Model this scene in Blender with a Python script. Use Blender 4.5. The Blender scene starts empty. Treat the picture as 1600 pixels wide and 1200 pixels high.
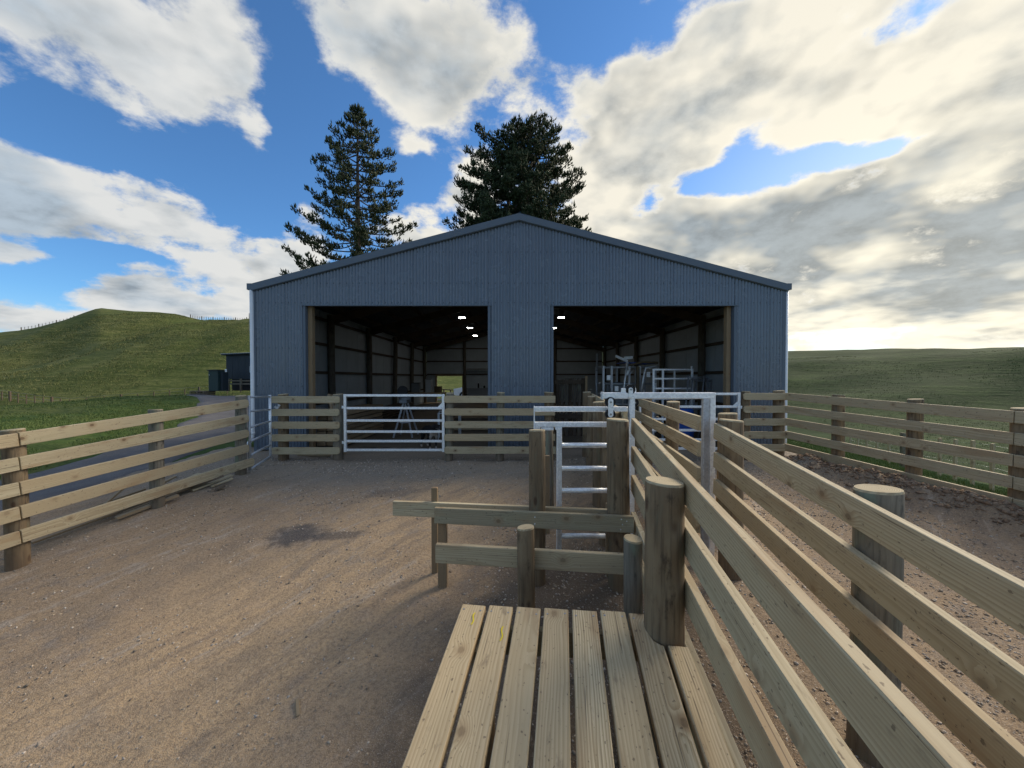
import bpy, bmesh, math, random
import numpy as np
from mathutils import Vector, Matrix
R = math.radians
random.seed(7); rng = np.random.default_rng(11)
sc = bpy.context.scene
COL = sc.collection

# ------------------------------------------------------------------ camera
CZ = 1.75
cam_d = bpy.data.cameras.new('camera'); cam = bpy.data.objects.new('camera', cam_d); COL.objects.link(cam)
cam.location = (0, 0, CZ); cam.rotation_euler = (R(89.05), 0, 0)
cam_d.sensor_width = 36; cam_d.lens = 13.5; cam_d.clip_start = 0.03; cam_d.clip_end = 6000
sc.camera = cam
try:
    sc.cycles.max_bounces = 5; sc.cycles.diffuse_bounces = 4; sc.cycles.glossy_bounces = 3; sc.cycles.transmission_bounces = 1
except Exception: pass
sc.render.resolution_x = 1024; sc.render.resolution_y = 768
sc.view_settings.view_transform = 'Standard'; sc.view_settings.look = 'None'
sc.view_settings.exposure = 0.82; sc.view_settings.gamma = 1.0
sc.view_settings.use_curve_mapping = False

# ------------------------------------------------------------------ node helper
class NT:
    def __init__(s, tree): s.t = tree; s.n = tree.nodes; s.l = tree.links
    def put(s, sock, v):
        if v is None: return
        if hasattr(v, 'is_output'): s.l.new(v, sock)
        else:
            try: sock.default_value = v
            except Exception:
                sock.default_value = tuple(v) + (1.0,) if len(v) == 3 else v
    def node(s, kind, **kw):
        n = s.n.new(kind)
        for k, v in kw.items(): setattr(n, k, v)
        return n
    def m(s, op, a, b=None, c=None, clamp=False):
        n = s.node('ShaderNodeMath', operation=op, use_clamp=clamp)
        for i, v in enumerate((a, b, c)):
            if v is not None: s.put(n.inputs[i], v)
        return n.outputs[0]
    def v(s, op, a, b=None, c=None, scale=None):
        n = s.node('ShaderNodeVectorMath', operation=op)
        for i, x in enumerate((a, b, c)):
            if x is not None: s.put(n.inputs[i], x)
        if scale is not None: s.put(n.inputs['Scale'], scale)
        return n.outputs['Value'] if op in ('DOT_PRODUCT', 'LENGTH', 'DISTANCE') else n.outputs[0]
    def comb(s, x, y, z):
        n = s.node('ShaderNodeCombineXYZ'); s.put(n.inputs[0], x); s.put(n.inputs[1], y); s.put(n.inputs[2], z); return n.outputs[0]
    def sep(s, v):
        n = s.node('ShaderNodeSeparateXYZ'); s.put(n.inputs[0], v); return n.outputs
    def noise(s, vec, scale=5, detail=3, rough=.5, dist=0, out='Fac'):
        n = s.node('ShaderNodeTexNoise'); s.put(n.inputs['Vector'], vec)
        for k, x in (('Scale', scale), ('Detail', detail), ('Roughness', rough), ('Distortion', dist)): s.put(n.inputs[k], x)
        return n.outputs[out]
    def voro(s, vec, scale=5, out='Distance', feature='F1', rnd=1.0):
        n = s.node('ShaderNodeTexVoronoi', feature=feature); s.put(n.inputs['Vector'], vec); s.put(n.inputs['Scale'], scale)
        s.put(n.inputs['Randomness'], rnd); return n.outputs[out]
    def mr(s, x, a, b, c=0.0, d=1.0, mode='SMOOTHSTEP'):
        n = s.node('ShaderNodeMapRange', interpolation_type=mode)
        for i, q in enumerate((x, a, b, c, d)): s.put(n.inputs[i], q)
        return n.outputs[0]
    def mix(s, f, a, b, mode='MIX'):
        n = s.node('ShaderNodeMix', data_type='RGBA', blend_type=mode)
        s.put(n.inputs[0], f); s.put(n.inputs[6], a); s.put(n.inputs[7], b); return n.outputs[2]
    def bump(s, h, strength=.3, dist=.01):
        n = s.node('ShaderNodeBump'); s.put(n.inputs['Strength'], strength); s.put(n.inputs['Distance'], dist); s.put(n.inputs['Height'], h); return n.outputs[0]

# ------------------------------------------------------------------ sun and sky
SUN_AZ, SUN_EL = R(56), R(33)          # azimuth to the right of straight ahead (+Y)
sun_dir = Vector((math.sin(SUN_AZ)*math.cos(SUN_EL), math.cos(SUN_AZ)*math.cos(SUN_EL), math.sin(SUN_EL)))
sd = bpy.data.lights.new('sun', 'SUN'); sun = bpy.data.objects.new('sun', sd); COL.objects.link(sun)
sd.energy = 2.3; sd.angle = R(24); sd.color = (1.0, .86, .68)
sun.rotation_euler = sun_dir.to_track_quat('Z', 'Y').to_euler()

world = bpy.data.worlds.new('World'); sc.world = world; world.use_nodes = True
W = NT(world.node_tree); W.n.clear()
world.cycles.sampling_method = 'MANUAL'; world.cycles.sample_map_resolution = 512
SKY_STRENGTH = 0.080
def pxdir(x, y):                       # azimuth and elevation of a sky feature
    dx, dz = (x-800)/600, (590-y)/600
    return math.atan2(dx, 1), math.atan2(dz, math.hypot(dx, 1))
sky = W.node('ShaderNodeTexSky', sky_type='NISHITA')
sky.sun_disc = False; sky.sun_elevation = SUN_EL; sky.sun_rotation = SUN_AZ
sky.air_density = 1.0; sky.dust_density = 0.2; sky.ozone_density = 4.0; sky.altitude = 400
geo = W.node('ShaderNodeTexCoord')
D = W.v('NORMALIZE', geo.outputs['Generated'])
dx, dy, dz = W.sep(D)
az = W.m('ARCTAN2', dx, dy); el = W.m('ARCSINE', dz)
zc = W.m('ADD', W.m('MAXIMUM', dz, 0.0), 0.16)
P = W.comb(W.m('DIVIDE', dx, zc), W.m('DIVIDE', dy, zc), 0.0)
warp = W.noise(P, 1.6, 3, .6, 0, 'Color')
wv = W.v('SUBTRACT', warp, (.5, .5, .5))
wamp = W.mr(el, R(2), R(32), .22, 1.0)
AE = W.v('ADD', W.comb(az, el, 0.0), W.v('SCALE', W.v('MULTIPLY', wv, (.26, .17, 0)), None, None, wamp))
# cloud banks: (x, y, rx, ry, weight) sizes in 1/600 rad; negative = clear gap
BL = [(150,70,260,100,1.0),(330,150,100,80,.9),(-120,120,180,100,.8),(330,40,120,60,.5),
      (70,310,190,80,1.0),(250,330,110,46,.8),(10,397,50,22,1.0),(-150,330,160,110,.7),
      (310,420,150,42,1.0),(410,400,80,60,.7),(212,463,75,24,1.15),(40,495,160,32,1.15),(330,482,120,22,1.0),(470,420,60,60,.7),
      (570,40,130,80,.75),(730,70,130,105,1.0),(630,140,90,50,.6),(690,190,60,40,.4),(628,236,46,26,1.1),(415,215,30,22,.8),(505,325,30,42,.8),(640,360,50,38,1.1),(735,320,45,66,1.1),
      (960,270,100,120,.95),(1040,180,160,120,.95),(1220,60,320,90,.95),(1480,120,260,100,1.0),(1300,180,120,50,.8),
      (1110,345,190,80,1.25),(1330,350,240,95,1.3),(1550,310,200,130,1.35),(1300,430,300,60,1.2),(1500,485,330,50,.95),(1250,500,200,40,.8),(1750,200,260,300,1.0),(1850,480,300,120,.8),
      (700,-250,400,160,.7),(1250,-250,350,140,.7),(0,-260,300,160,.5),
      (1240,252,75,26,-.95),(1155,240,40,44,-.9),(1400,215,70,24,-1.0),(1080,300,40,16,-.8),(905,30,38,60,-.8),(875,150,30,60,-.6),(1400,60,80,16,-.6),(1010,60,50,30,-.45),(450,260,120,60,-.5),(60,215,120,30,-.5),(150,400,110,26,-.4),(445,120,45,90,-.75),(520,210,90,50,-.6),(180,400,170,20,-.9),(40,430,110,18,-.9),(400,330,70,40,-.7),(330,455,60,12,-.5),(120,470,40,14,-.5),(1120,90,40,22,-.35),(1190,300,60,14,-.5),(1010,330,30,20,-.5),(1560,30,60,26,-.5),(300,250,90,24,-.4),(300,375,90,16,-.5),(1420,505,160,8,-.5),(1100,272,80,18,-.85),(1000,318,30,24,-.9),(1310,232,90,20,-.75),(1480,170,70,14,-.5),(1000,40,60,18,-.5),(930,110,24,60,-.4),(1450,455,120,8,-.6),(1330,515,140,7,-.6),(1300,528,240,10,-.5)]
DK = [(1320,350,200,60,1.15),(1560,320,180,85,1.25),(1130,350,120,50,1.05),(1450,400,230,40,.5),(740,100,130,70,.55),(130,70,200,60,.40),(70,345,170,45,.50),(560,90,120,60,.35),(380,445,120,26,.45),(1000,230,90,110,.30),(1350,470,200,14,.45),(1560,465,160,12,.5),(1250,160,90,24,.3),(-150,250,200,120,.5),(60,515,140,14,.3)]
def bank(lst, src):
    acc = None
    for (x, y, rx, ry, w) in lst:
        a0, e0 = pxdir(x, y); ca = math.cos(a0)
        ra = rx/600*ca*ca; re = ry/600*ca*math.cos(e0)**2
        q = W.v('MULTIPLY_ADD', src, (1/ra, 1/re, 0), (-a0/ra, -e0/re, 0))
        g = W.m('POWER', math.exp(-.75), W.v('DOT_PRODUCT', q, q))
        acc = W.m('MULTIPLY_ADD', g, w, acc if acc is not None else 0.0)
    return acc
G = W.m('ADD', W.m('MINIMUM', bank(BL, AE), 1.35), W.m('MAXIMUM', W.mr(W.m('ABSOLUTE', az), R(62), R(85), 0.0, .66), W.mr(el, R(46), R(62), 0.0, .66)))
f1 = W.noise(P, 2.6, 7, .62, .15)
f2 = W.noise(W.v('ADD', P, (sun_dir.x*.12, sun_dir.y*.12, 0)), 2.6, 3, .60, .15)
Dq = W.v('MULTIPLY', D, (1.0, 1.0, 1.7))
gA = W.noise(Dq, 9.5, 7, .64, .1)
gC = W.noise(Dq, 5.5, 3, .6, .1)
gB = W.noise(W.v('ADD', Dq, tuple(Vector((sun_dir.x, sun_dir.y, sun_dir.z*1.7))*.05)), 5.5, 3, .6, .1)
lowk = W.mr(el, R(10), R(36), 0.78, 0.42)           # low clouds puff up, high ones streak
nmix = W.m('ADD', W.m('MULTIPLY', f1, W.m('SUBTRACT', 1.0, lowk)), W.m('MULTIPLY', gA, lowk))
d1 = W.m('ADD', G, W.m('MULTIPLY', W.m('SUBTRACT', nmix, .5), 3.5))
alpha = W.mr(d1, .47, .98)
thick = W.mr(d1, .70, 1.5)
relief = W.m('ADD', W.m('MULTIPLY', W.m('SUBTRACT', f1, f2), 1.6), W.m('ADD', W.m('MULTIPLY', W.m('SUBTRACT', gC, gB), 2.6), W.m('MULTIPLY', W.m('SUBTRACT', gA, gC), .7)))
sdot = W.v('DOT_PRODUCT', D, tuple(Vector((math.sin(R(47))*math.cos(R(5)), math.cos(R(47))*math.cos(R(5)), math.sin(R(5))))))
glow = W.m('POWER', W.m('MAXIMUM', sdot, 0.0), 16.0)
toS = W.mr(sdot, .0, .95, 0, 1)
cl_lit = W.mix(toS, (.425, .43, .425), (.535, .505, .43))
cl_shd = W.mix(toS, (.18, .215, .25), (.150, .172, .188))
cl_shd = W.v('SCALE', cl_shd, None, None, W.mr(W.m('ADD', W.m('MULTIPLY', gA, .5), W.m('MULTIPLY', f1, .5)), .38, .62, .82, 1.45))
f3 = W.noise(P, 1.3, 2, .55, .3)
shade = W.m('ADD', W.m('MULTIPLY', W.m('MINIMUM', bank(DK, AE), .92), W.m('MULTIPLY', W.mr(gA, .25, .7, .75, 1.1), W.mr(W.m('ADD', W.m('MULTIPLY', gC, .6), W.m('MULTIPLY', f1, .4)),   .40, .60, .22, 1.08))), W.m('MULTIPLY', thick, W.mr(f3, .38, .66, .05, .42)))
shade = W.m('SUBTRACT', W.m('ADD', shade, .10), W.m('MULTIPLY', relief, .95), None, True)
cloud = W.mix(shade, cl_lit, cl_shd)
edge_ = W.m('MULTIPLY', W.m('MULTIPLY', W.mr(d1, .55, .8), W.mr(d1, 1.15, .85)), toS)
cloud = W.mix(W.m('MULTIPLY', edge_, .45), cloud, (.60, .575, .51))
cloud = W.mix(W.m('MULTIPLY', W.m('MULTIPLY', glow, .55), W.mr(shade, 0, 1, 1, .25)), cloud, (.80, .74, .57))
skyc = W.v('MULTIPLY', sky.outputs[0], (SKY_STRENGTH*.66, SKY_STRENGTH*.98, SKY_STRENGTH*1.18))
skyc = W.mix(W.mr(el, R(-1), R(9), .55, 0.0), skyc, W.mix(toS, (.34, .41, .48), (.60, .57, .47)))
skyc = W.mix(W.m('MULTIPLY', glow, .6), skyc, (.80, .76, .60))
col = W.mix(alpha, skyc, cloud)
bg = W.node('ShaderNodeBackground'); W.put(bg.inputs[0], col); bg.inputs[1].default_value = 1.0
wo = W.node('ShaderNodeOutputWorld'); W.l.new(bg.outputs[0], wo.inputs[0])

# ------------------------------------------------------------------ numpy noise
_perm = rng.permutation(512)
def vnoise(x, y):
    xi = np.floor(x).astype(int); yi = np.floor(y).astype(int); xf = x-xi; yf = y-yi
    u = xf*xf*xf*(xf*(xf*6-15)+10); w = yf*yf*yf*(yf*(yf*6-15)+10)
    def h(i, j): return _perm[(_perm[i & 511 & 511] + j) & 511]/511.0
    a = h(xi, yi); b = h(xi+1, yi); c = h(xi, yi+1); d = h(xi+1, yi+1)
    return (a*(1-u)+b*u)*(1-w)+(c*(1-u)+d*u)*w
def fbm(x, y, o=4, lac=2.03, g=.5):
    s = 0; a = 1; t = 0
    for i in range(o):
        s = s + a*vnoise(x+17.3*i, y-9.1*i); t += a; a *= g; x = x*lac; y = y*lac
    return s/t-.5
def sst(a, b, x):
    t = np.clip((x-a)/(b-a), 0, 1); return t*t*(3-2*t)

# ------------------------------------------------------------------ materials
MAT = {}
def newmat(name, rough=.8, metallic=0.0, spec=.3):
    m = bpy.data.materials.new(name); m.use_nodes = True
    t = NT(m.node_tree); b = t.n['Principled BSDF']
    b.inputs['Roughness'].default_value = rough; b.inputs['Metallic'].default_value = metallic
    b.inputs['Specular IOR Level'].default_value = spec
    MAT[name] = m
    return m, t, b
def objcoord(t, jitter=True):
    tc = t.node('ShaderNodeTexCoord').outputs['Object']
    oi = t.node('ShaderNodeObjectInfo').outputs['Random']
    if jitter:
        off = t.comb(t.m('MULTIPLY', oi, 37.0), t.m('MULTIPLY', t.m('FRACT', t.m('MULTIPLY', oi, 7.31)), .16), t.m('MULTIPLY', t.m('FRACT', t.m('MULTIPLY', oi, 13.7)), .12))
        return t.v('ADD', tc, off), oi, tc
    return tc, oi, tc
def pine(name, light, mid, dark, green=.25):
    m, t, b = newmat(name, .72, 0, .25)
    p, oi, raw = objcoord(t)
    wp = t.v('MULTIPLY', p, (.07, 1, 1))
    nz = t.noise(t.v('MULTIPLY', p, (.9, 5, 5)), 1.6, 3, .5, 0, 'Color')
    # knots bend the grain
    kx, ky, kz = t.sep(p); kv = t.comb(t.m('MULTIPLY', kx, 3.6), t.m('MULTIPLY', t.m('ADD', ky, kz), 4.6), 0.0)
    kpick = t.node('ShaderNodeTexVoronoi', voronoi_dimensions='2D'); kd = kpick.outputs['Distance']; t.put(kpick.inputs['Vector'], kv); t.put(kpick.inputs['Scale'], 1.0)
    kc = t.sep(kpick.outputs['Color'])[0]
    kon = t.m('GREATER_THAN', kc, .66)
    wp2 = t.v('ADD', wp, t.v('MULTIPLY', t.v('SUBTRACT', nz, (.5,.5,.5)), (.0, .035, .035)))
    wp2 = t.v('ADD', wp2, t.v('SCALE', (0, .02, .02), None, None, t.m('MULTIPLY', kon, t.mr(kd, .0, .35, 1, 0))))
    w = t.node('ShaderNodeTexWave', wave_type='RINGS', rings_direction='X', wave_profile='SAW')
    t.put(w.inputs['Vector'], wp2); w.inputs['Scale'].default_value = 26; w.inputs['Distortion'].default_value = 1.2
    w.inputs['Detail'].default_value = 2; w.inputs['Detail Scale'].default_value = 2.0
    ring = w.outputs['Fac']
    fine = t.noise(t.v('MULTIPLY', p, (3, 160, 160)), 1, 2, .6)
    blot = t.noise(t.v('MULTIPLY', p, (1.2, 6, 6)), 1.3, 4, .6)
    c = t.mix(t.mr(ring, .20, .95), light, t.mix(.55, mid, dark))
    c = t.mix(t.mr(blot, .42, .72, 0, .6), c, t.mix(.5, mid, dark))
    c = t.mix(t.m('MULTIPLY', t.mr(blot, .55, .30), green), c, (.30, .33, .20))
    c = t.mix(t.mr(fine, .35, .75, 0, .36), c, dark)
    kn = t.m('MULTIPLY', kon, t.mr(t.m('ADD', kd, t.m('MULTIPLY', t.m('SUBTRACT', fine, .5), .05)), .05, .10, 1, 0))
    halo = t.m('MULTIPLY', kon, t.mr(kd, .08, .24, .5, 0))
    c = t.mix(halo, c, (.26, .16, .08)); c = t.mix(t.m('MULTIPLY', kn, .85), c, (.10, .055, .03))
    c = t.mix(t.mr(oi, 0, 1, 0, .65, 'LINEAR'), c, t.mix(.5, mid, (.42, .29, .155)))
    oi2 = t.m('FRACT', t.m('MULTIPLY', oi, 29.7)); c = t.mix(t.mr(oi2, .4, 1, 0, .35, 'LINEAR'), c, t.mix(.5, mid, (.34, .33, .24)))
    sx_, sy_, sz_ = t.sep(p); stn = t.noise(t.comb(t.m('MULTIPLY', sx_, 1.1), t.m('MULTIPLY', t.m('ADD', sy_, sz_), 6.0), 0.0), 1.0, 3, .55)
    c = t.mix(t.mr(stn, .54, .68, 0, .5), c, (.34, .22, .115))
    dirt = t.noise(t.v('MULTIPLY', p, (2.5, 9, 9)), 2.2, 5, .7)
    c = t.mix(t.mr(dirt, .58, .74, 0, .6), c, (.16, .12, .085))
    spk = t.noise(t.v('MULTIPLY', p, (45, 60, 60)), 1, 2, .5)
    c = t.mix(t.mr(spk, .66, .72, 0, .65), c, (.11, .08, .055))
    crk = t.noise(t.v('MULTIPLY', p, (2.2, 90, 90)), 1, 1, .5)
    c = t.mix(t.mr(crk, .70, .76, 0, .7), c, (.12, .085, .055))
    t.put(b.inputs['Base Color'], c)
    t.put(b.inputs['Normal'], t.bump(t.m('ADD', ring, t.m('MULTIPLY', fine, .8)), .22, .003))
    return m
pine('pine_rail', (.60, .525, .35), (.48, .40, .25), (.29, .225, .135))
pine('pine_deck', (.70, .59, .385), (.56, .45, .27), (.30, .21, .11), .10)
pine('pine_green', (.37, .35, .25), (.29, .27, .185), (.19, .17, .11), .6)
pine('frame_timber', (.27, .21, .135), (.20, .15, .092), (.12, .085, .052), .1)

def post_mat(name, a, bcol, dk, moss):
    m, t, b = newmat(name, .85, 0, .2)
    p, oi, raw = objcoord(t)
    p = t.v('ADD', p, t.comb(0, 0, t.m('MULTIPLY', oi, 23.0)))
    lo = t.noise(t.v('MULTIPLY', p, (9, 9, 2.2)), 1, 4, .6)
    streak = t.noise(t.v('MULTIPLY', p, (55, 55, 2.6)), 1, 3, .6)
    bl = t.noise(t.v('MULTIPLY', p, (12, 12, 5)), 1, 5, .65)
    c = t.mix(t.mr(lo, .35, .65), a, bcol)
    c = t.mix(t.mr(streak, .45, .72, 0, .6), c, dk)
    c = t.mix(t.mr(bl, .55, .68, 0, .8), c, dk)
    c = t.mix(t.mr(lo, .52, .70, 0, moss), c, (.20, .24, .17))
    kv = t.v('MULTIPLY', p, (9, 9, 4)); kd = t.voro(kv, 1.0)
    kp = t.node('ShaderNodeTexVoronoi'); t.put(kp.inputs['Vector'], kv); t.put(kp.inputs['Scale'], 1.0)
    kon = t.m('GREATER_THAN', t.sep(kp.outputs['Color'])[0], .6)
    c = t.mix(t.m('MULTIPLY', kon, t.mr(kd, .10, .24, .85, 0)), c, (.075, .045, .028))
    zz = t.sep(raw)[2]
    c = t.mix(t.mr(zz, .0, .35, .45, 0), c, (.16, .105, .065))
    t.put(b.inputs['Base Color'], c)
    t.put(b.inputs['Normal'], t.bump(t.m('ADD', streak, bl), .5, .006))
post_mat('post_brown', (.235, .178, .108), (.165, .115, .068), (.065, .048, .033), .28)
post_mat('post_grey', (.235, .21, .16), (.165, .15, .115), (.065, .06, .05), .7)
post_mat('post_old', (.12, .105, .085), (.09, .075, .06), (.045, .04, .035), .3)
m, t, b = newmat('post_end', .85, 0, .2)
p, oi, raw = objcoord(t, False)
x, y, z = t.sep(raw)
rr = t.v('LENGTH', t.comb(t.m('ADD', x, .012), t.m('ADD', y, -.008), 0))
nn = t.noise(raw, 14, 4, .6)
ring = t.m('SINE', t.m('MULTIPLY', t.m('ADD', rr, t.m('MULTIPLY', nn, .02)), 700))
c = t.mix(t.mr(ring, -1, 1), (.47, .41, .27), (.37, .30, .19))
c = t.mix(t.mr(nn, .5, .7, 0, .7), c, (.27, .22, .14))
t.put(b.inputs['Base Color'], c)

def galv(name, base, rough):
    m, t, b = newmat(name, rough, .62, .5)
    p, oi, raw = objcoord(t)
    v = t.sep(t.node('ShaderNodeTexVoronoi').outputs['Color'])
    vn = t.node('ShaderNodeTexVoronoi'); t.put(vn.inputs['Vector'], p); t.put(vn.inputs['Scale'], 60)
    g = t.sep(vn.outputs['Color'])[0]
    n = t.noise(p, 7, 4, .6)
    f = t.m('ADD', t.m('MULTIPLY', g, .18), t.m('MULTIPLY', n, .35))
    c = t.mix(t.mr(f, .1, .45), tuple(q*.82 for q in base), tuple(min(1, q*1.12) for q in base))
    t.put(b.inputs['Base Color'], c)
    t.put(b.inputs['Roughness'], t.mr(n, .3, .7, rough-.08, rough+.14))
galv('galv', (.86, .90, .94), .46)
galv('galv_dull', (.48, .51, .54), .5)
galv('galv_dark', (.22, .24, .26), .55)

def paint(name, colr, rough=.5, spec=.4, var=.06, metallic=0.0, sc_=2.0, coat=0):
    m, t, b = newmat(name, rough, metallic, spec)
    p, oi, raw = objcoord(t)
    n = t.noise(p, sc_, 5, .6)
    n2 = t.noise(t.v('MULTIPLY', p, (14, 14, 1.2)), 1, 3, .6)
    c = t.mix(t.mr(n, .3, .7), tuple(q*(1-var) for q in colr), tuple(q*(1+var) for q in colr))
    c = t.mix(t.mr(n2, .52, .8, 0, .22), c, tuple(q*.5+.05 for q in colr))
    t.put(b.inputs['Base Color'], c)
    t.put(b.inputs['Roughness'], t.mr(n, .3, .7, rough-.06, rough+.08))
    return m
paint('cladding', (.122, .156, .200), .24, .6, .06)
paint('flashing', (.10, .132, .172), .45, .45, .05)
paint('lining', (.33, .375, .41), .6, .3, .08)
paint('roof_under', (.05, .055, .06), .6, .3, .08)
paint('pvc_white', (.72, .76, .78), .4, .4, .04)
paint('black_rubber', (.015, .015, .016), .6, .3, .1)
paint('bolt_steel', (.35, .36, .37), .35, .5, .05, .8)
paint('hut_paint', (.022, .032, .042), .55, .35, .08)
paint('cabinet_green', (.020, .042, .040), .5, .35, .08)
paint('blue_plastic', (.015, .09, .42), .4, .4, .06)
paint('dark_timber', (.075, .058, .042), .85, .2, .3)
paint('rust_brown', (.11, .085, .05), .7, .3, .3)
paint('car_white', (.78, .79, .80), .25, .5, .02)
paint('car_glass', (.02, .025, .03), .1, .6, .02)
paint('ply', (.33, .25, .155), .75, .25, .12)
paint('yellow_crayon', (.75, .62, .03), .8, .2, .1)
m, t, b = newmat('lamp_glow', .5)
b.inputs['Base Color'].default_value = (.9, .9, .9, 1); b.inputs['Emission Color'].default_value = (1, .97, .92, 1); b.inputs['Emission Strength'].default_value = 34.0

# gravel / dirt
def world_pos(t): return t.node('ShaderNodeNewGeometry').outputs['Position']
m, t, b = newmat('yard_dirt', .93, 0, .15)
p = world_pos(t); px_, py_, pz_ = t.sep(p)
# tyre-track direction runs from lower-left to the shed
u = t.m('ADD', t.m('MULTIPLY', px_, .80), t.m('MULTIPLY', py_, -.60)); v = t.m('ADD', t.m('MULTIPLY', px_, .60), t.m('MULTIPLY', py_, .80))
st = t.comb(t.m('MULTIPLY', u, 1.0), t.m('MULTIPLY', v, .22), 0)
n1 = t.noise(p, .55, 5, .6); n2 = t.noise(st, 3.4, 5, .62); n3 = t.noise(p, 38, 4, .65); n4 = t.noise(p, 150, 2, .6); n5 = t.noise(p, 6, 4, .65)
brown = t.mix(t.mr(n1, .35, .65), (.34, .25, .16), (.40, .29, .18))
tan = (.58, .41, .235)
# compacted clay strip between the gate and the camera's left
dstrip = t.m('ABSOLUTE', t.m('ADD', t.m('ADD', px_, t.m('MULTIPLY', py_, -.42)), 3.55))
strip = t.m('MULTIPLY', t.mr(t.m('ADD', dstrip, t.m('MULTIPLY', t.m('SUBTRACT', n1, .5), 2.6)), .35, 1.9, 1, 0), t.mr(n2, .33, .62, .25, 1))
c = t.mix(strip, brown, tan)
c = t.mix(t.mr(n2, .50, .66, 0, .6), c, (.25, .19, .135))
st2 = t.noise(t.comb(t.m('MULTIPLY', u, 1.0), t.m('MULTIPLY', v, .12), 3.0), 5.5, 4, .6)
c = t.mix(t.m('MULTIPLY', t.mr(st2, .56, .68, 0, .7), t.mr(n5, .4, .6, .2, 1)), c, (.50, .42, .33))
c = t.mix(t.m('MULTIPLY', t.mr(st2, .44, .34, 0, .55), t.mr(n5, .4, .6, .3, 1)), c, (.21, .165, .125))
grey = t.m('MULTIPLY', t.mr(n5, .45, .7, 0, 1), t.mr(n1, .4, .62, .15, .9))
c = t.mix(t.m('MULTIPLY', grey, .6), c, (.29, .265, .24))
# loose dark gravel round the catwalk and in the race
dk = t.m('MULTIPLY', t.mr(px_, 1.1, 2.0, 1, .25), t.mr(t.m('ADD', t.m('ADD', px_, t.m('MULTIPLY', py_, -.33)), t.m('MULTIPLY', t.m('SUBTRACT', n5, .5), .9)), -1.9, -.9))
c = t.mix(t.m('MULTIPLY', dk, t.mr(py_, 5.4, 3.4, .0, .85)), c, (.115, .088, .064))
# spilt coal-dark patch
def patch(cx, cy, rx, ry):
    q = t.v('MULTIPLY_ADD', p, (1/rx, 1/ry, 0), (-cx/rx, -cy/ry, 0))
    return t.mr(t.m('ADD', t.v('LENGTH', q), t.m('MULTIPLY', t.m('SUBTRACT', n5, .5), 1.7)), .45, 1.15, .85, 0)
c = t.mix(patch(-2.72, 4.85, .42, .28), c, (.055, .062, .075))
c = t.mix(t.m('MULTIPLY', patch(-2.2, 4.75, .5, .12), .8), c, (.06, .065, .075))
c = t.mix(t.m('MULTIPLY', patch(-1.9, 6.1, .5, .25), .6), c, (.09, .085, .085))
near_gate = t.mr(t.m('ADD', py_, t.m('MULTIPLY', n1, 2.0)), 6.6, 8.4, 0, .75)
c = t.mix(near_gate, c, (.29, .26, .21))
c = t.mix(t.mr(n3, .38, .56, .42, 0), c, (.15, .115, .085))
c = t.mix(t.mr(n3, .60, .72, 0, .6), c, (.48, .40, .31))
c = t.mix(t.mr(n4, .47, .33, 0, .3), c, (.10, .078, .06))
c = t.mix(t.mr(n4, .55, .70, 0, .5), c, (.52, .45, .37))
t.put(b.inputs['Base Color'], c)
t.put(b.inputs['Normal'], t.bump(t.m('ADD', t.m('MULTIPLY', n3, 1.0), t.m('MULTIPLY', n4, .5)), .8, .015))
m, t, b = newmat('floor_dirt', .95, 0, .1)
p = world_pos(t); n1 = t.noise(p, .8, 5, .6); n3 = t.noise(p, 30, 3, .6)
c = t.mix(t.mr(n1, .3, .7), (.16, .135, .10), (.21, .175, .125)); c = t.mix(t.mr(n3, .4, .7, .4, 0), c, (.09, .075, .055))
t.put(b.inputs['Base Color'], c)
m, t, b = newmat('drive_gravel', .95, 0, .1)
p = world_pos(t); n1 = t.noise(p, 1.2, 5, .6); n3 = t.noise(p, 45, 3, .65)
c = t.mix(t.mr(n1, .3, .7), (.15, .145, .145), (.22, .21, .20)); c = t.mix(t.mr(n3, .35, .7, .5, 0), c, (.10, .10, .105))
t.put(b.inputs['Base Color'], c); t.put(b.inputs['Normal'], t.bump(n3, .8, .02))
m, t, b = newmat('stone', .9, 0, .2)
isl = t.node('ShaderNodeNewGeometry').outputs['Random Per Island']
r = t.node('ShaderNodeValToRGB'); t.l.new(isl, r.inputs[0])
e = r.color_ramp.elements; e[0].position = 0; e[0].color = (.17, .145, .115, 1); e[1].position = 1; e[1].color = (.62, .55, .46, 1)
for pos, cc in ((.25, (.30, .235, .165, 1)), (.55, (.38, .35, .31, 1)), (.8, (.46, .36, .25, 1))):
    q = e.new(pos); q.color = cc
t.put(b.inputs['Base Color'], r.outputs[0])
m, t, b = newmat('clod', .95, 0, .1)
isl = t.node('ShaderNodeNewGeometry').outputs['Random Per Island']; n = t.noise(world_pos(t), 25, 4, .6)
c = t.mix(isl, (.25, .165, .10), (.42, .33, .24)); c = t.mix(t.mr(n, .4, .7, .5, 0), c, (.15, .095, .065))
t.put(b.inputs['Base Color'], c); t.put(b.inputs['Normal'], t.bump(n, .7, .02))
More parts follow.
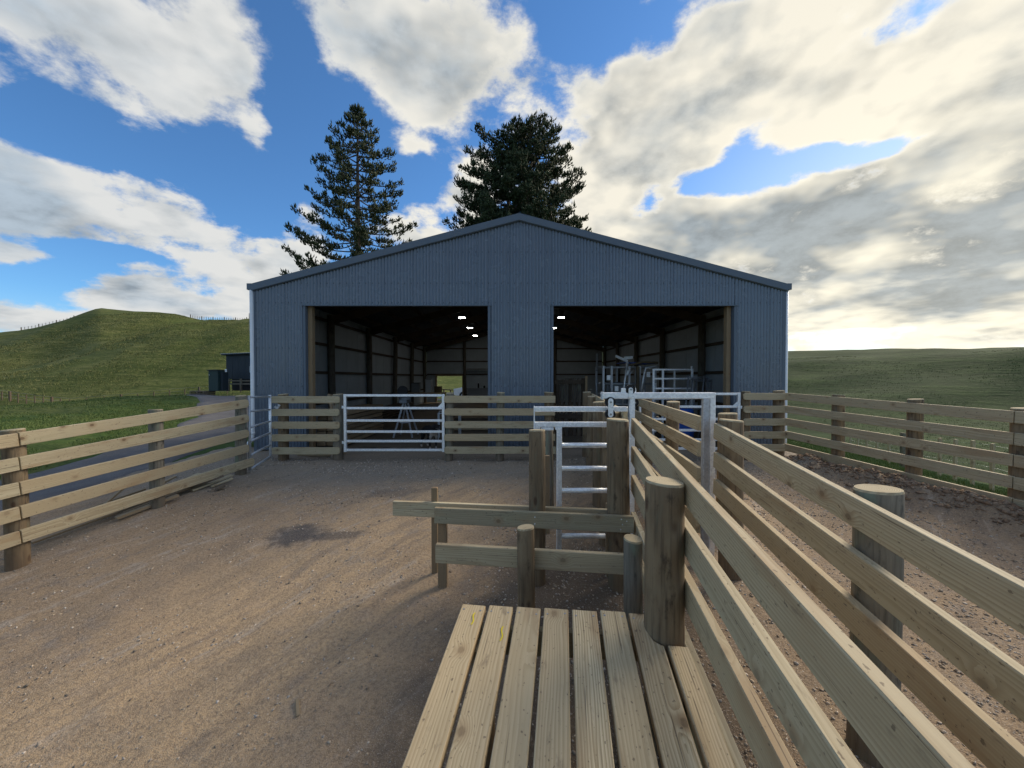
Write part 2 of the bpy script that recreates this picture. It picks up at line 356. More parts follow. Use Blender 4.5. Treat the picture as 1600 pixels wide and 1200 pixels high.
# pasture
m, t, b = newmat('pasture', .95, 0, .1)
p = world_pos(t); px_, py_, pz_ = t.sep(p)
dist = t.v('LENGTH', t.comb(px_, py_, 0))
n1 = t.noise(p, .05, 6, .6); n2 = t.noise(p, .6, 6, .65); n3 = t.noise(p, 9, 4, .7)
n6 = t.noise(p, 1.7, 4, .7)
ter = t.noise(t.comb(t.m('MULTIPLY', px_, .10), t.m('MULTIPLY', py_, .10), t.m('MULTIPLY', pz_, 1.5)), 1.0, 5, .65, .6)
n7 = t.noise(p, .22, 4, .6)
lush = t.mix(t.mr(n2, .35, .68), (.058, .105, .024), (.125, .165, .045))
lush = t.mix(t.mr(n7, .48, .66, 0, .7), lush, (.13, .14, .052))
lush = t.mix(t.mr(n6, .42, .54, .5, 0), lush, (.038, .066, .018))
dry = t.mix(t.mr(n1, .35, .65), (.105, .128, .034), (.20, .20, .070))
dry = t.mix(t.mr(ter, .42, .60, .55, 0), dry, (.055, .078, .020))
dry = t.mix(t.mr(n6, .40, .55, .45, 0), dry, (.05, .07, .02))
dry = t.mix(t.mr(n6, .58, .70, 0, .45), dry, (.22, .205, .10))
dry = t.mix(t.mr(ter, .60, .72, 0, .5), dry, (.20, .19, .085))
far = t.mix(t.mr(n1, .4, .62), (.034, .068, .022), (.066, .104, .034))
far = t.mix(t.mr(ter, .42, .62, .6, 0), far, (.016, .032, .013))
far = t.mix(t.mr(n6, .42, .55, .4, 0), far, (.016, .030, .012))
left = t.mr(px_, 6, -6)
hill = t.mix(left, far, dry)
c = t.mix(t.mr(t.m('ADD', dist, t.m('MULTIPLY', n2, 18)), 32, 55), lush, hill)
c = t.mix(t.mr(n3, .35, .62, .5, 0), c, (.020, .045, .010))
soil = t.m('MULTIPLY', t.mr(n2, .56, .63), t.mr(dist, 9, 16, .9, 0))
c = t.mix(soil, c, (.12, .085, .055))
# bare cut banks near the hilltop
def scar(cx, cy, rx, ry):
    q = t.v('MULTIPLY_ADD', p, (1/rx, 1/ry, 0), (-cx/rx, -cy/ry, 0))
    return t.mr(t.m('ADD', t.v('LENGTH', q), t.m('MULTIPLY', t.m('SUBTRACT', n2, .5), 1.2)), .5, 1.0, .8, 0)
c = t.mix(scar(-113, 99, 6, 2.5), c, (.05, .045, .03)); c = t.mix(t.m('MULTIPLY', scar(-96, 98, 7, 1.6), .8), c, (.05, .05, .03))
t.put(b.inputs['Base Color'], c)
t.put(b.inputs['Normal'], t.bump(t.m('ADD', t.m('MULTIPLY', n3, .10), t.m('ADD', t.m('MULTIPLY', ter, 1.0), t.m('MULTIPLY', n2, .5))), .7, .5))
m, t, b = newmat('grass_blade', .8, 0, .2)
isl = t.node('ShaderNodeNewGeometry').outputs['Random Per Island']
t.put(b.inputs['Base Color'], t.mix(isl, (.075, .125, .03), (.165, .205, .07)))
m, t, b = newmat('tussock', .85, 0, .15)
isl = t.node('ShaderNodeNewGeometry').outputs['Random Per Island']
t.put(b.inputs['Base Color'], t.mix(isl, (.075, .10, .028), (.21, .21, .09)))
m, t, b = newmat('needles', .7, 0, .3)
isl = t.node('ShaderNodeNewGeometry').outputs['Random Per Island']
t.put(b.inputs['Base Color'], t.mix(isl, (.018, .035, .013), (.055, .075, .028)))
m, t, b = newmat('bark', .9, 0, .2)
n = t.noise(t.v('MULTIPLY', world_pos(t), (6, 6, 1.5)), 1, 4, .6)
t.put(b.inputs['Base Color'], t.mix(n, (.05, .042, .035), (.12, .10, .085)))
m, t, b = newmat('fur', .75, 0, .3)
tc = t.node('ShaderNodeTexCoord').outputs['Object']; x, y, z = t.sep(tc); n = t.noise(tc, 9, 4, .6)
bib = t.m('MULTIPLY', t.mr(t.m('ADD', y, t.m('MULTIPLY', n, .04)), -.10, -.14), t.m('MULTIPLY', t.mr(z, .20, .25), t.mr(z, .44, .40)))
foot = t.mr(z, .10, .05)
mz = t.m('MULTIPLY', t.mr(y, -.30, -.34), t.mr(z, .56, .50))
w = t.m('MAXIMUM', t.m('MAXIMUM', bib, foot), mz)
t.put(b.inputs['Base Color'], t.mix(w, (.012, .011, .010), (.42, .38, .33)))
paint('dog_eye', (.01, .008, .006), .1, .6, .0)

# ------------------------------------------------------------------ mesh helpers
def tag(o, label, cat, group=None, kind=None):
    if label: o['label'] = label
    if cat: o['category'] = cat
    if group: o['group'] = group
    if kind: o['kind'] = kind
    return o
def thing(name, label, cat, loc=(0, 0, 0), group=None):
    o = bpy.data.objects.new(name, None); o.empty_display_size = .1; COL.objects.link(o); o.location = loc
    return tag(o, label, cat, group)
def raw_obj(name, verts, faces, mats, parent=None, loc=(0, 0, 0), rot=None, smooth=False, midx=None, fix=True):
    me = bpy.data.meshes.new(name)
    me.from_pydata([tuple(v) for v in verts], [], faces)
    for mm in (mats if isinstance(mats, (list, tuple)) else [mats]): me.materials.append(MAT[mm])
    if midx is not None: me.polygons.foreach_set('material_index', midx)
    if fix:
        bm = bmesh.new(); bm.from_mesh(me); bmesh.ops.recalc_face_normals(bm, faces=bm.faces); bm.to_mesh(me); bm.free()
    if smooth: me.polygons.foreach_set('use_smooth', [True]*len(me.polygons))
    me.update()
    o = bpy.data.objects.new(name, me); COL.objects.link(o)
    loc = Vector(loc)
    if parent is not None:
        o.parent = parent
        q = parent
        while q is not None: loc = loc - q.location; q = q.parent
    o.location = loc
    if rot is not None: o.rotation_euler = rot
    return o
def link_copy(src, parent, loc, rot=None):
    o = src.copy(); COL.objects.link(o); o.parent = parent
    loc = Vector(loc); q = parent
    while q is not None: loc = loc - q.location; q = q.parent
    o.location = loc
    if rot is not None: o.rotation_euler = rot
    return o
def chamfer_box(lx, ly, lz, c):
    hx = np.array([lx, ly, lz])/2; V = []; idx = {}
    for sx in (-1, 1):
        for sy in (-1, 1):
            for sz in (-1, 1):
                for k in range(3):
                    p = np.array([sx, sy, sz])*(hx-c); p[k] = (sx, sy, sz)[k]*hx[k]
                    idx[(sx, sy, sz, k)] = len(V); V.append(p)
    F = []
    for k in range(3):
        a, b2 = [i for i in range(3) if i != k]
        for s in (-1, 1):
            f = []
            for (u, w) in ((-1, -1), (1, -1), (1, 1), (-1, 1)):
                q = [0, 0, 0]; q[k] = s; q[a] = u; q[b2] = w; f.append(idx[(*q, k)])
            F.append(f)
    for mm in range(3):
        k, l = [i for i in range(3) if i != mm]
        for s1 in (-1, 1):
            for s2 in (-1, 1):
                q1 = [0, 0, 0]; q1[k] = s1; q1[l] = s2; q1[mm] = -1; q2 = list(q1); q2[mm] = 1
                F.append([idx[(*q1, k)], idx[(*q1, l)], idx[(*q2, l)], idx[(*q2, k)]])
    for sx in (-1, 1):
        for sy in (-1, 1):
            for sz in (-1, 1): F.append([idx[(sx, sy, sz, k)] for k in range(3)])
    return V, F
def round_board(L, T, H, r, ends=(True, True), n=4):
    out = []
    def corner(cx, cz, a0):
        for i in range(n+1):
            a = a0+math.pi/2*i/n; out.append((cx+r*math.cos(a), cz+r*math.sin(a)))
    if ends[1]: corner(L/2-r, H/2-r, 0) if False else None
    pts = []
    def cr(cx, cz, a0, on, px, pz):
        if on:
            for i in range(n+1):
                a = a0+math.pi/2*i/n; pts.append((cx+r*math.cos(a), cz+r*math.sin(a)))
        else: pts.append((px, pz))
    cr(L/2-r, H/2-r, 0, ends[1], L/2, H/2); cr(-L/2+r, H/2-r, math.pi/2, ends[0], -L/2, H/2)
    cr(-L/2+r, -H/2+r, math.pi, ends[0], -L/2, -H/2); cr(L/2-r, -H/2+r, 1.5*math.pi, ends[1], L/2, -H/2)
    k = len(pts); c = .004
    rings = []
    cx = lambda s, q: (q[0]*s if abs(q[0]) > 0 else 0)
    V = []
    for (yy, ins) in ((-T/2, c), (-T/2+c, 0), (T/2-c, 0), (T/2, c)):
        for (x, z) in pts: V.append((x-math.copysign(ins, x), yy, z-math.copysign(ins, z)))
    F = []
    for j in range(3):
        for i in range(k): F.append([j*k+i, j*k+(i+1) % k, (j+1)*k+(i+1) % k, (j+1)*k+i])
    F.append(list(range(k))[::-1]); F.append(list(range(3*k, 4*k)))
    return V, F
def frame_from(p0, p1, up=(0, 0, 1)):
    x = (Vector(p1)-Vector(p0)); L = x.length; x.normalize()
    z = Vector(up); y = z.cross(x).normalized(); z = x.cross(y)
    M = Matrix((x, y, z)).transposed()
    return L, M.to_euler()
def board(parent, p0, p1, h, t, mat, name='rail', ends=None, c=.004, up=(0, 0, 1)):
    L, e = frame_from(p0, p1, up)
    if ends: V, F = round_board(L, t, h, min(.052, h*.36), ends)
    else: V, F = chamfer_box(L, t, h, c)
    return raw_obj(name, V, F, mat, parent, (Vector(p0)+Vector(p1))/2, e)
def post(parent, x, y, ztop, zbase, d, mat='post_brown', name='post', lean=0.012, n=22):
    h = ztop-zbase+.25
    ph = random.random()*6; V = []; F = []; mi = []
    zs = [0, h*.25, h*.5, h*.75, h-.012, h]
    for j, z in enumerate(zs):
        for i in range(n):
            a = 2*math.pi*i/n
            r = d/2*(1.03-.05*z/h)*(1+.02*math.sin(2*a+ph)+.012*math.sin(3*a+2*ph+z*2)+random.uniform(-.006, .006))
            if j == 5: r *= .955
            V.append((r*math.cos(a)+.01*math.sin(z*1.3+ph), r*math.sin(a)+.01*math.cos(z*1.1+ph), z-.25 + (.006*math.cos(a+ph) if j >= 4 else 0)))
    for j in range(5):
        for i in range(n):
            F.append([j*n+i, j*n+(i+1) % n, (j+1)*n+(i+1) % n, (j+1)*n+i]); mi.append(1 if j == 4 else 0)
    F.append(list(range(5*n, 6*n))); mi.append(1)
    o = raw_obj(name, V, F, [mat, 'post_end'], parent, (x, y, zbase), (random.uniform(-lean, lean), random.uniform(-lean, lean), 0), False, mi)
    for i, pl in enumerate(o.data.polygons): pl.use_smooth = (mi[i] == 0)
    return o
class MB:
    def __init__(s): s.V = []; s.F = []; s.M = []
    def add(s, V, F, mi=0):
        o = len(s.V); s.V += [tuple(v) for v in V]; s.F += [[i+o for i in f] for f in F]; s.M += [mi]*len(F); return s
    def box(s, c, size, rot=None, ch=0.0, mi=0):
        V, F = chamfer_box(*size, ch) if ch else ([(sx*size[0]/2, sy*size[1]/2, sz*size[2]/2) for sx in (-1, 1) for sy in (-1, 1) for sz in (-1, 1)], [[0, 1, 3, 2], [4, 6, 7, 5], [0, 4, 5, 1], [2, 3, 7, 6], [0, 2, 6, 4], [1, 5, 7, 3]])
        Rm = rot.to_matrix() if rot is not None else Matrix.Identity(3)
        return s.add([Rm @ Vector(v)+Vector(c) for v in V], F, mi)
    def beam(s, p0, p1, h, t, ch=.003, mi=0, up=(0, 0, 1)):
        L, e = frame_from(p0, p1, up); return s.box((Vector(p0)+Vector(p1))/2, (L, t, h), e, ch, mi)
    def tube(s, pts, r, n=8, mi=0, cap=True):
        pts = [Vector(p) for p in pts]; V = []; F = []
        rs = r if isinstance(r, (list, tuple)) else [r]*len(pts)
        for j, p in enumerate(pts):
            d = (pts[min(j+1, len(pts)-1)]-pts[max(j-1, 0)]).normalized()
            a = d.orthogonal().normalized() if j == 0 else (a-d*a.dot(d)).normalized()
            b2 = d.cross(a)
            for i in range(n):
                q = 2*math.pi*i/n; V.append(p+(a*math.cos(q)+b2*math.sin(q))*rs[j])
        for j in range(len(pts)-1):
            for i in range(n): F.append([j*n+i, j*n+(i+1) % n, (j+1)*n+(i+1) % n, (j+1)*n+i])
        if cap: F.append(list(range(n))[::-1]); F.append([(len(pts)-1)*n+i for i in range(n)])
        return s.add(V, F, mi)
    def cyl(s, p0, p1, r, n=14, mi=0): return s.tube([p0, p1], r, n, mi)
    def build(s, name, mats, parent=None, smooth=False, loc=None):
        V = s.V
        if loc is not None: V = [tuple(Vector(v)-Vector(loc)) for v in V]
        elif parent is not None:
            w = Vector((0, 0, 0)); q = parent
            while q is not None: w = w+q.location; q = q.parent
            loc = w; V = [tuple(Vector(v)-w) for v in V]
        else: loc = (0, 0, 0)
        return raw_obj(name, V, s.F, mats, parent, loc, None, smooth, s.M)
def one(name, parent, mat, fn, smooth=False):
    mb = MB(); fn(mb); return mb.build(name, mat, parent, smooth)

# ------------------------------------------------------------------ ground heights
def yard_z(x, y):
    x = np.asarray(x, float); y = np.asarray(y, float)
    s = np.where(y > 4.3, .0667*np.clip(7.6-y, 0, None)**1.5, .40+.17*(4.3-y))
    A = 1-.73*sst(-4.6, 1.0, x)-.12*sst(1.0, 3.0, x)
    A = np.maximum(A, .0)
    return -A*s
CP = [(-6,9.5,0),(6.5,9.5,0),(-6,27,.05),(6.5,27,.05),(0,15,0),(0,9,0),(0,40,.4),(-12,45,1.2),(10,45,0),(5.7,8,.0),(6,4.6,-.05),(6.3,2,-.1),(-5.6,4.3,-.4),(-5.3,5.65,-.2),(-4.9,7,-.05),
      (-4,2,-.75),(0,2,-.42),(1,3.5,-.15),(2.5,2,-.2),(0,-4,-.9),(-6,-4,-1.2),(5,-4,-.4),
      (-8.6,7,-.32),(-8.8,9,-.3),(-10,12.3,-.25),(-12.2,17,-.1),(-16.5,24,.5),(-22,31,.9),(-13,9,.15),(-13,6,-.05),(-20,12,.35),(-20,20,.7),(-27,30,1.0),(-33,22,-.4),(-14,2,-.2),(-25,4,-.8),(-42,15,-3),(-45,40,-2.2),
      (8,8,-.35),(10.3,8,-.72),(11.1,10,-.9),(15,16,-1.65),(13,6,-1.6),(9,4,-.6),(12,3,-1.2),(20,12,-3),(18,20,-2.2),(35,20,-6.5),(25,32,-4.5),(45,0,-8),(50,40,-8),(18,-5,-2),(-20,-15,-2),(20,-20,-3)]
CPa = np.array(CP)
def tps_k(r2): return np.where(r2 > 1e-9, r2*np.log(np.maximum(r2, 1e-9)), 0)
_n = len(CPa); _K = tps_k(((CPa[:, None, :2]-CPa[None, :, :2])**2).sum(-1))+np.eye(_n)*.5
_Pm = np.c_[np.ones(_n), CPa[:, :2]]
_sol = np.linalg.solve(np.block([[_K, _Pm], [_Pm.T, np.zeros((3, 3))]]), np.r_[CPa[:, 2], np.zeros(3)])
def near_z(x, y):
    sh = x.shape; x = x.ravel(); y = y.ravel()
    k = tps_k((x[:, None]-CPa[:, 0])**2+(y[:, None]-CPa[:, 1])**2)
    return (k @ _sol[:_n]+_sol[_n]+_sol[_n+1]*x+_sol[_n+2]*y).reshape(sh)
HX = [-400, -230, -170, -147, -137, -126, -118, -106, -96, -89, -74, -40, 0, 60]
HZ = [4, 8, 12, 13.7, 15.2, 17.7, 20.3, 19.7, 18.9, 17.6, 17.2, 14, 8, 4]
def far_z(x, y):
    r = np.hypot(x, y)
    ridge = np.interp(x*110/np.maximum(y, 60), HX, HZ)
    up = sst(38, 108, y)**.85
    zl = -2.2*(1-sst(30, 60, y))+ridge*up*(1-.35*sst(112, 260, y))
    spur = fbm(x/26+3, y/60, 4)*9.0*sst(40, 70, y)*(1-sst(78, 106, y)) + fbm(x/9, y/14, 3)*1.0*sst(40, 60, y)*(1-.6*sst(98, 108, y))
    zl = zl+spur
    zr = -8+14*sst(60, 210, r)+fbm(x/80+5, y/60+2, 3)*13*sst(50, 120, r)
    kf = sst(150, 330, r)
    crest = 2.0+.066*np.maximum(y, 0)+fbm(x/75+1, y/75, 3)*9
    zr = zr*(1-kf)+crest*kf+9*np.exp(-((r-150-40*fbm(x/90, y/90, 2))/26)**2)*(.5+fbm(x/60+8, y/60, 3))-np.clip(r-345, 0, 600)*.05
    zr = np.where(y < 0, zr*.4-3, zr)
    zl = np.where(y < 20, np.minimum(zl, -3+fbm(x/40, y/40, 3)*6), zl)
    k = sst(-30, 40, x)
    return zl*(1-k)+zr*k
def terr_z(x, y):
    r = np.hypot(x, y)
    k = sst(26, 62, r)
    nz = np.clip(near_z(x, y), -9, 3)
    z = nz*(1-k)+far_z(x, y)*k
    z = z+fbm(x/3.0, y/3.0, 4)*.35*sst(7, 14, np.abs(x))*(1-.4*k)
    return z
def in_yard(x, y):
    left = np.where(y > 8.4, -7.4, -8.0+.25*np.minimum(y, 3)+.0*y-.02*np.maximum(y-3, 0))
    right = 7.0-.10*y; right = np.where(y > 8.4, 6.9, right)
    return (x > left) & (x < right) & (y < 27.6) & (y > -7)

# terrain (one sheet, rings out to the horizon)
fr = np.r_[np.linspace(-math.pi, -1.25, 40)[:-1], np.linspace(-1.25, 1.25, 330), np.linspace(1.25, math.pi, 40)[1:-1]]
rad = np.r_[np.linspace(0.5, 7, 8)[:-1], np.geomspace(7, 130, 120)[:-1], np.geomspace(130, 420, 60)[:-1], np.geomspace(420, 3500, 14)]
A_, R_ = np.meshgrid(fr, rad); X_ = R_*np.sin(A_); Y_ = R_*np.cos(A_)
Z_ = terr_z(X_, Y_); iy = in_yard(X_, Y_)
dl = np.minimum(np.abs(X_-np.where(Y_ > 8.4, -7.4, -8.0+.25*np.minimum(Y_, 3)-.02*np.maximum(Y_-3, 0))), np.abs(X_-np.where(Y_ > 8.4, 6.9, 7-.1*Y_)))
Z_ = np.where(iy, np.minimum(Z_, yard_z(X_, Y_))-.12-.5*sst(0, 1.0, dl), Z_)
na = len(fr); nr = len(rad); V = np.c_[X_.ravel(), Y_.ravel(), Z_.ravel()]
F = [[j*na+i, j*na+(i+1) % na, (j+1)*na+(i+1) % na, (j+1)*na+i] for j in range(nr-1) for i in range(na)]
F.append([i for i in range(na)][::-1])
o = raw_obj('terrain', V, F, 'pasture', smooth=True, fix=False); o['kind'] = 'structure'

# gravel yard sheet
gx = np.arange(-9.0, 8.6, .055); gy = np.arange(-6.8, 9.7, .055)
gx = np.r_[gx]; GX, GY = np.meshgrid(gx, gy)
lft = np.where(GY > 8.4, -7.4, -8.0+.25*np.minimum(GY, 3)-.02*np.maximum(GY-3, 0)); rgt = np.where(GY > 8.4, 6.9, 7.0-.10*GY)
wob = fbm(GY/1.3, GY*0+3.3, 3)*.5
GX2 = lft+wob*.6+(GX-gx[0])/(gx[-1]-gx[0])*(rgt-lft+wob*.3)
GZ = yard_z(GX2, GY)+fbm(GX2*.8, GY*.8, 3)*.07+fbm(GX2*6, GY*6, 3)*.022+fbm((GX2*.8-GY*.6)*3.5, (GX2*.6+GY*.8)*.6, 3)*.05
edge = np.minimum(GX2-lft, rgt-GX2); GZ = GZ-.35*sst(.30, -.15, edge)
bump_r = np.exp(-((GX2-(6.35-.10*GY))/.33)**2)*sst(8.3, 7.2, GY)*.20*(.6+1.2*(fbm(GX2*3, GY*3, 3)+.5)); GZ = GZ+bump_r
ny_, nx_ = GX2.shape
F = [[j*nx_+i, j*nx_+i+1, (j+1)*nx_+i+1, (j+1)*nx_+i] for j in range(ny_-1) for i in range(nx_-1)]
o = raw_obj('yard_ground', np.c_[GX2.ravel(), GY.ravel(), GZ.ravel()], F, 'yard_dirt', smooth=True, fix=False); o['kind'] = 'structure'
def gz(x, y): return float(yard_z(x, y))
# shed floor
fx = np.linspace(-6.5, 6.8, 60); fy = np.r_[np.linspace(9.55, 27.7, 60)]
FX, FY = np.meshgrid(fx, fy); FZ = .012+fbm(FX*.9, FY*.9, 4)*.05
F = [[j*60+i, j*60+i+1, (j+1)*60+i+1, (j+1)*60+i] for j in range(59) for i in range(59)]
o = raw_obj('shed_floor', np.c_[FX.ravel(), FY.ravel(), FZ.ravel()], F, 'floor_dirt', smooth=True, fix=False); o['kind'] = 'structure'
# driveway strips
def strip_mesh(name, ctr, width, mat, lift=.05, n=60, k=14):
    c = np.array(ctr, float); s = np.r_[0, np.cumsum(np.hypot(*np.diff(c, axis=0).T))]
    tt = np.linspace(0, s[-1], n); cx = np.interp(tt, s, c[:, 0]); cy = np.interp(tt, s, c[:, 1])
    for _ in range(6): cx[1:-1] = (cx[:-2]+2*cx[1:-1]+cx[2:])/4; cy[1:-1] = (cy[:-2]+2*cy[1:-1]+cy[2:])/4
    tx = np.gradient(cx); ty = np.gradient(cy); l = np.hypot(tx, ty); nx, ny = ty/l, -tx/l
    w = np.interp(tt, s, width)
    V = []
    for i in range(n):
        for j in range(k):
            q = (j/(k-1)-.5); ww = w[i]*(1+.5*float(fbm(np.array([tt[i]*.6]), np.array([q*3+5]), 3)[0]))
            V.append((cx[i]+nx[i]*q*ww, cy[i]+ny[i]*q*ww, 0))
    V = np.array(V); V[:, 2] = terr_z(V[:, 0], V[:, 1])+lift
    e = np.tile(np.abs(np.linspace(-1, 1, k)), n); V[:, 2] -= .25*sst(.8, 1.0, e)
    F = [[i*k+j, i*k+j+1, (i+1)*k+j+1, (i+1)*k+j] for i in range(n-1) for j in range(k-1)]
    o = raw_obj(name, V, F, mat, smooth=True, fix=False); o['kind'] = 'structure'; return o
strip_mesh('driveway', [(-10.5, -2), (-9.4, 3), (-8.7, 7), (-9.0, 9), (-10.2, 12.3), (-12.4, 17), (-16.0, 22), (-20.5, 27), (-25, 31)], [3, 3, 2.6, 2.4, 2.6, 3, 3.4, 5, 8], 'drive_gravel', .06, 90)
strip_mesh('back_track', [(-16, 32), (-8, 31.5), (0, 31.5), (8, 32)], [6, 6, 6, 6], 'drive_gravel', .05, 40)

# ------------------------------------------------------------------ fences
def Z(rel): return CZ+rel
RH, RT = .147, .045
def jit(s=.006): return random.uniform(-s, s)
# left boundary fence
fl = thing('timber_fence', 'long pale five-rail timber fence along the grey gravel drive', 'fence', (-5.3, 5.6, -.2))
LX = lambda y: -6.70+.265*y
nL = Vector((.967, -.256, 0))
for k in range(5):
    zt = lambda y: Z(-.618+.084*(y-4.31)-.277*k-RH/2)
    for (y0, y1, en) in ((4.315, 7.03+(.10 if k == 4 else .0), (False, True)), (1.5, 4.305, (False, False))):
        p0 = Vector((LX(y0), y0, zt(y0)+jit())); p1 = Vector((LX(y1), y1, zt(y1)+jit()))
        board(fl, p0, p1, RH, RT, 'pine_rail', ends=en)
for (y, top, d, mt) in ((4.34, -.585, .185, 'post_brown'), (5.68, -.468, .172, 'post_grey'), (6.98, -.325, .18, 'post_grey'), (2.9, -.72, .18, 'post_brown'), (1.6, -.83, .18, 'post_brown')):
    x = LX(y)-.967*(RT/2+d/2); yy = y+.256*(RT/2+d/2)*.5
    post(fl, x, yy, Z(top), gz(x, yy), d, mt)
# panels in front of the shed
def panel(label, x0, x1, top, posts, ends, y=8.02):
    f = thing('fence_panel', label, 'fence', ((x0+x1)/2, y, 0))
    for k in range(5):
        zc_ = Z(top-.2675*k-RH/2)
        board(f, (x0+jit(.01), y, zc_+jit(.004)), (x1+jit(.01), y, zc_+jit(.004)), RH, RT, 'pine_rail', ends=ends)
    for (x, tp, d, mt) in posts: post(f, x, y+RT/2+d/2-.008, Z(tp), gz(x, y), d, mt)
    return f
panel('short five-rail timber panel with rounded board ends beside the round-pipe gate', -5.03, -3.61, -.387, ((-4.86, -.345, .20, 'post_brown'), (-3.70, -.345, .20, 'post_grey')), (True, True))
panel('five-rail timber panel in front of the wall between the two shed openings', -1.41, .905, -.377, ((-1.33, -.32, .17, 'post_grey'), (-.25, -.31, .175, 'post_grey'), (.80, -.305, .20, 'post_brown')), (True, False))
panel('short five-rail timber panel at the shed corner with the white downpipe above dirt', 4.845, 5.72, -.322, ((4.945, -.29, .17, 'post_brown'), (5.66, -.275, .22, 'post_brown')), (True, False))
# right boundary fence
fr_ = thing('timber_fence', 'shaded five-rail timber fence above the green valley with brown clods at its foot', 'fence', (6.2, 5, 0))
RX = lambda y: 6.606-.112*y+.02
for k in range(5):
    zt = lambda y: Z(-.318-.0265*(8.0-y)-.2655*k-RH/2)
    for (y0, y1) in ((8.03, 4.655), (4.645, 1.2)):
        board(fr_, (RX(y0), y0, zt(y0)+jit(.004)), (RX(y1), y1, zt(y1)+jit(.004)), RH, RT, 'pine_rail')
for (y, tp, d) in ((7.0, -.312, .19), (5.8, -.322, .19), (4.67, -.37, .19), (3.4, -.40, .19), (2.1, -.43, .19)):
    x = RX(y)+RT/2+d/2-.006; post(fr_, x, y, Z(tp), gz(x, y), d, 'post_brown')
# race (sloping part beside the catwalk, then level to the shed)
fA = thing('race_fence', 'near timber race fence beside the plank catwalk with thick round posts', 'fence', (.9, 2, -.3))
AX = lambda y: .65+.13*y+RT/2
for k, b0 in enumerate((-.71, -.975, -1.245, -1.59, -1.85)):
    z = lambda y: Z(b0+.092*y-.0745)
    board(fA, (AX(-1.2), -1.2, z(-1.2)), (AX(3.60), 3.60, z(3.60)), .149, RT, 'pine_rail', c=.004)
post(fA, .826, 2.05, Z(-.553), gz(.8, 2.05), .200, 'post_brown', n=28)
post(fA, .988, 3.48, Z(-.377), gz(1, 3.48)-.02, .200, 'post_brown', n=28)
post(fA, .60, .30, Z(-.70), gz(.6, .3), .20, 'post_brown')
fB = thing('race_fence', 'timber race fence right of the galvanised frame with a flat-topped pale-rimmed post', 'fence', (1.9, 2, -.2))
BX = lambda y: 1.45+.13*y+RT/2
for b0 in (-.77, -1.045, -1.30, -1.565):
    z = lambda y: Z(b0+.092*y-.0745)
    board(fB, (BX(-1.2), -1.2, z(-1.2)), (BX(3.66), 3.66, z(3.66)), .149, RT, 'pine_rail', c=.004)
post(fB, 1.853, 1.95, Z(-.565), gz(1.85, 1.95), .200, 'post_grey', n=28)
post(fB, 2.068, 3.60, Z(-.396), gz(2.07, 3.6), .205, 'post_brown', n=24)
post(fB, 1.66, .35, Z(-.71), gz(1.7, .3), .20, 'post_grey')
fC = thing('race_fence', 'row of tall round posts with rails leading from the sliding gate into the shed', 'fence', (1.3, 6, 0))
CX_ = lambda y: .65+.13*y+RT/2
for k in range(5):
    z = Z(-.355-.2655*k-RH/2)
    board(fC, (CX_(4.05), 4.05, z), (CX_(8.6), 8.6, z), RH, RT, 'pine_rail')
for (x, y, tp, d) in ((1.09, 4.28, -.375, .20), (1.25, 5.45, -.342, .195), (1.55, 7.5, -.36, .19), (1.645, 8.4, -.31, .19)):
    post(fC, x-.005, y, Z(tp), gz(x, y), d, 'post_brown')
fD = thing('race_fence', 'level timber race fence between the galvanised frame and the shed opening', 'fence', (2.0, 6, 0))
DX = lambda y: 1.3+.15*y+RT/2
for k in range(5):
    z = Z(-.392-.262*k-RH/2)
    board(fD, (DX(3.885), 3.885, z), (DX(8.3), 8.3, z), RH, RT, 'pine_rail')
for (y, tp, d) in ((5.4, -.335, .18), (7.15, -.33, .19)):
    post(fD, DX(y)+RT/2+d/2-.006, y, Z(tp), gz(2.3, y), d, 'post_brown')
post_t = thing('yard_post', 'stout round post standing behind the galvanised frame upright', 'post', (2.42, 4.35, gz(2.42, 4.35)))
post(post_t, 2.42, 4.35, Z(-.40), gz(2.42, 4.35), .2, 'post_brown')
for (x, y, tp, d, lab, mt) in ((.225, 3.56, -.480, .150, 'round post with a dark stained top under the sliding gate end plate', 'post_brown'), (.52, 5.3, -.72, .105, 'slim dark post standing behind the stained post', 'post_grey')):
    q = thing('yard_post', lab, 'post', (x, y, gz(x, y))); post(q, x, y, Z(tp), gz(x, y), d, mt)
q = thing('timber_stake', 'square sawn stake beside the stained round post', 'stake', (.415, 4.55, gz(.4, 4.5)))
board(q, (.415, 4.55, gz(.4, 4.5)-.2), (.415, 4.55, Z(-.925)), .05, .062, 'frame_timber', 'stake', up=(0, 1, 0))

# ------------------------------------------------------------------ catwalk
dk = thing('catwalk', 'sloping plank catwalk with eight pale boards and nail heads', 'catwalk', (.2, 1.4, -.4))
deck_z = lambda y: Z(-1.33+.12*(y-2.25))
dv = Vector((.135, 1, .12)).normalized()
nail_src = None
planks = []
def poly_plank(pts, th, name):       # outline in deck plane (x,y) anticlockwise
    V = []; n = len(pts); c = .004
    cx = sum(p[0] for p in pts)/n; cy = sum(p[1] for p in pts)/n
    for (dz_, ins) in ((0, c), (-c, 0), (-th, 0)):
        for (x, y) in pts:
            l = math.hypot(x-cx, y-cy)
            V.append((x-(ins*(1 if x > cx else -1)), y-(ins*(1 if y > cy else -1)), dz_))
    F = [list(range(n))]
    for j in range(2):
        for i in range(n): F.append([j*n+i, j*n+(i+1) % n, (j+1)*n+(i+1) % n, (j+1)*n+i])
    F.append(list(range(2*n, 3*n))[::-1])
    return V, F
yaw = math.atan(.135); pit = math.atan(.12*math.cos(yaw))
Mx = Matrix((Vector((0, 0, 1)), Vector((1, 0, 0)), Vector((0, 1, 0)))).transposed()
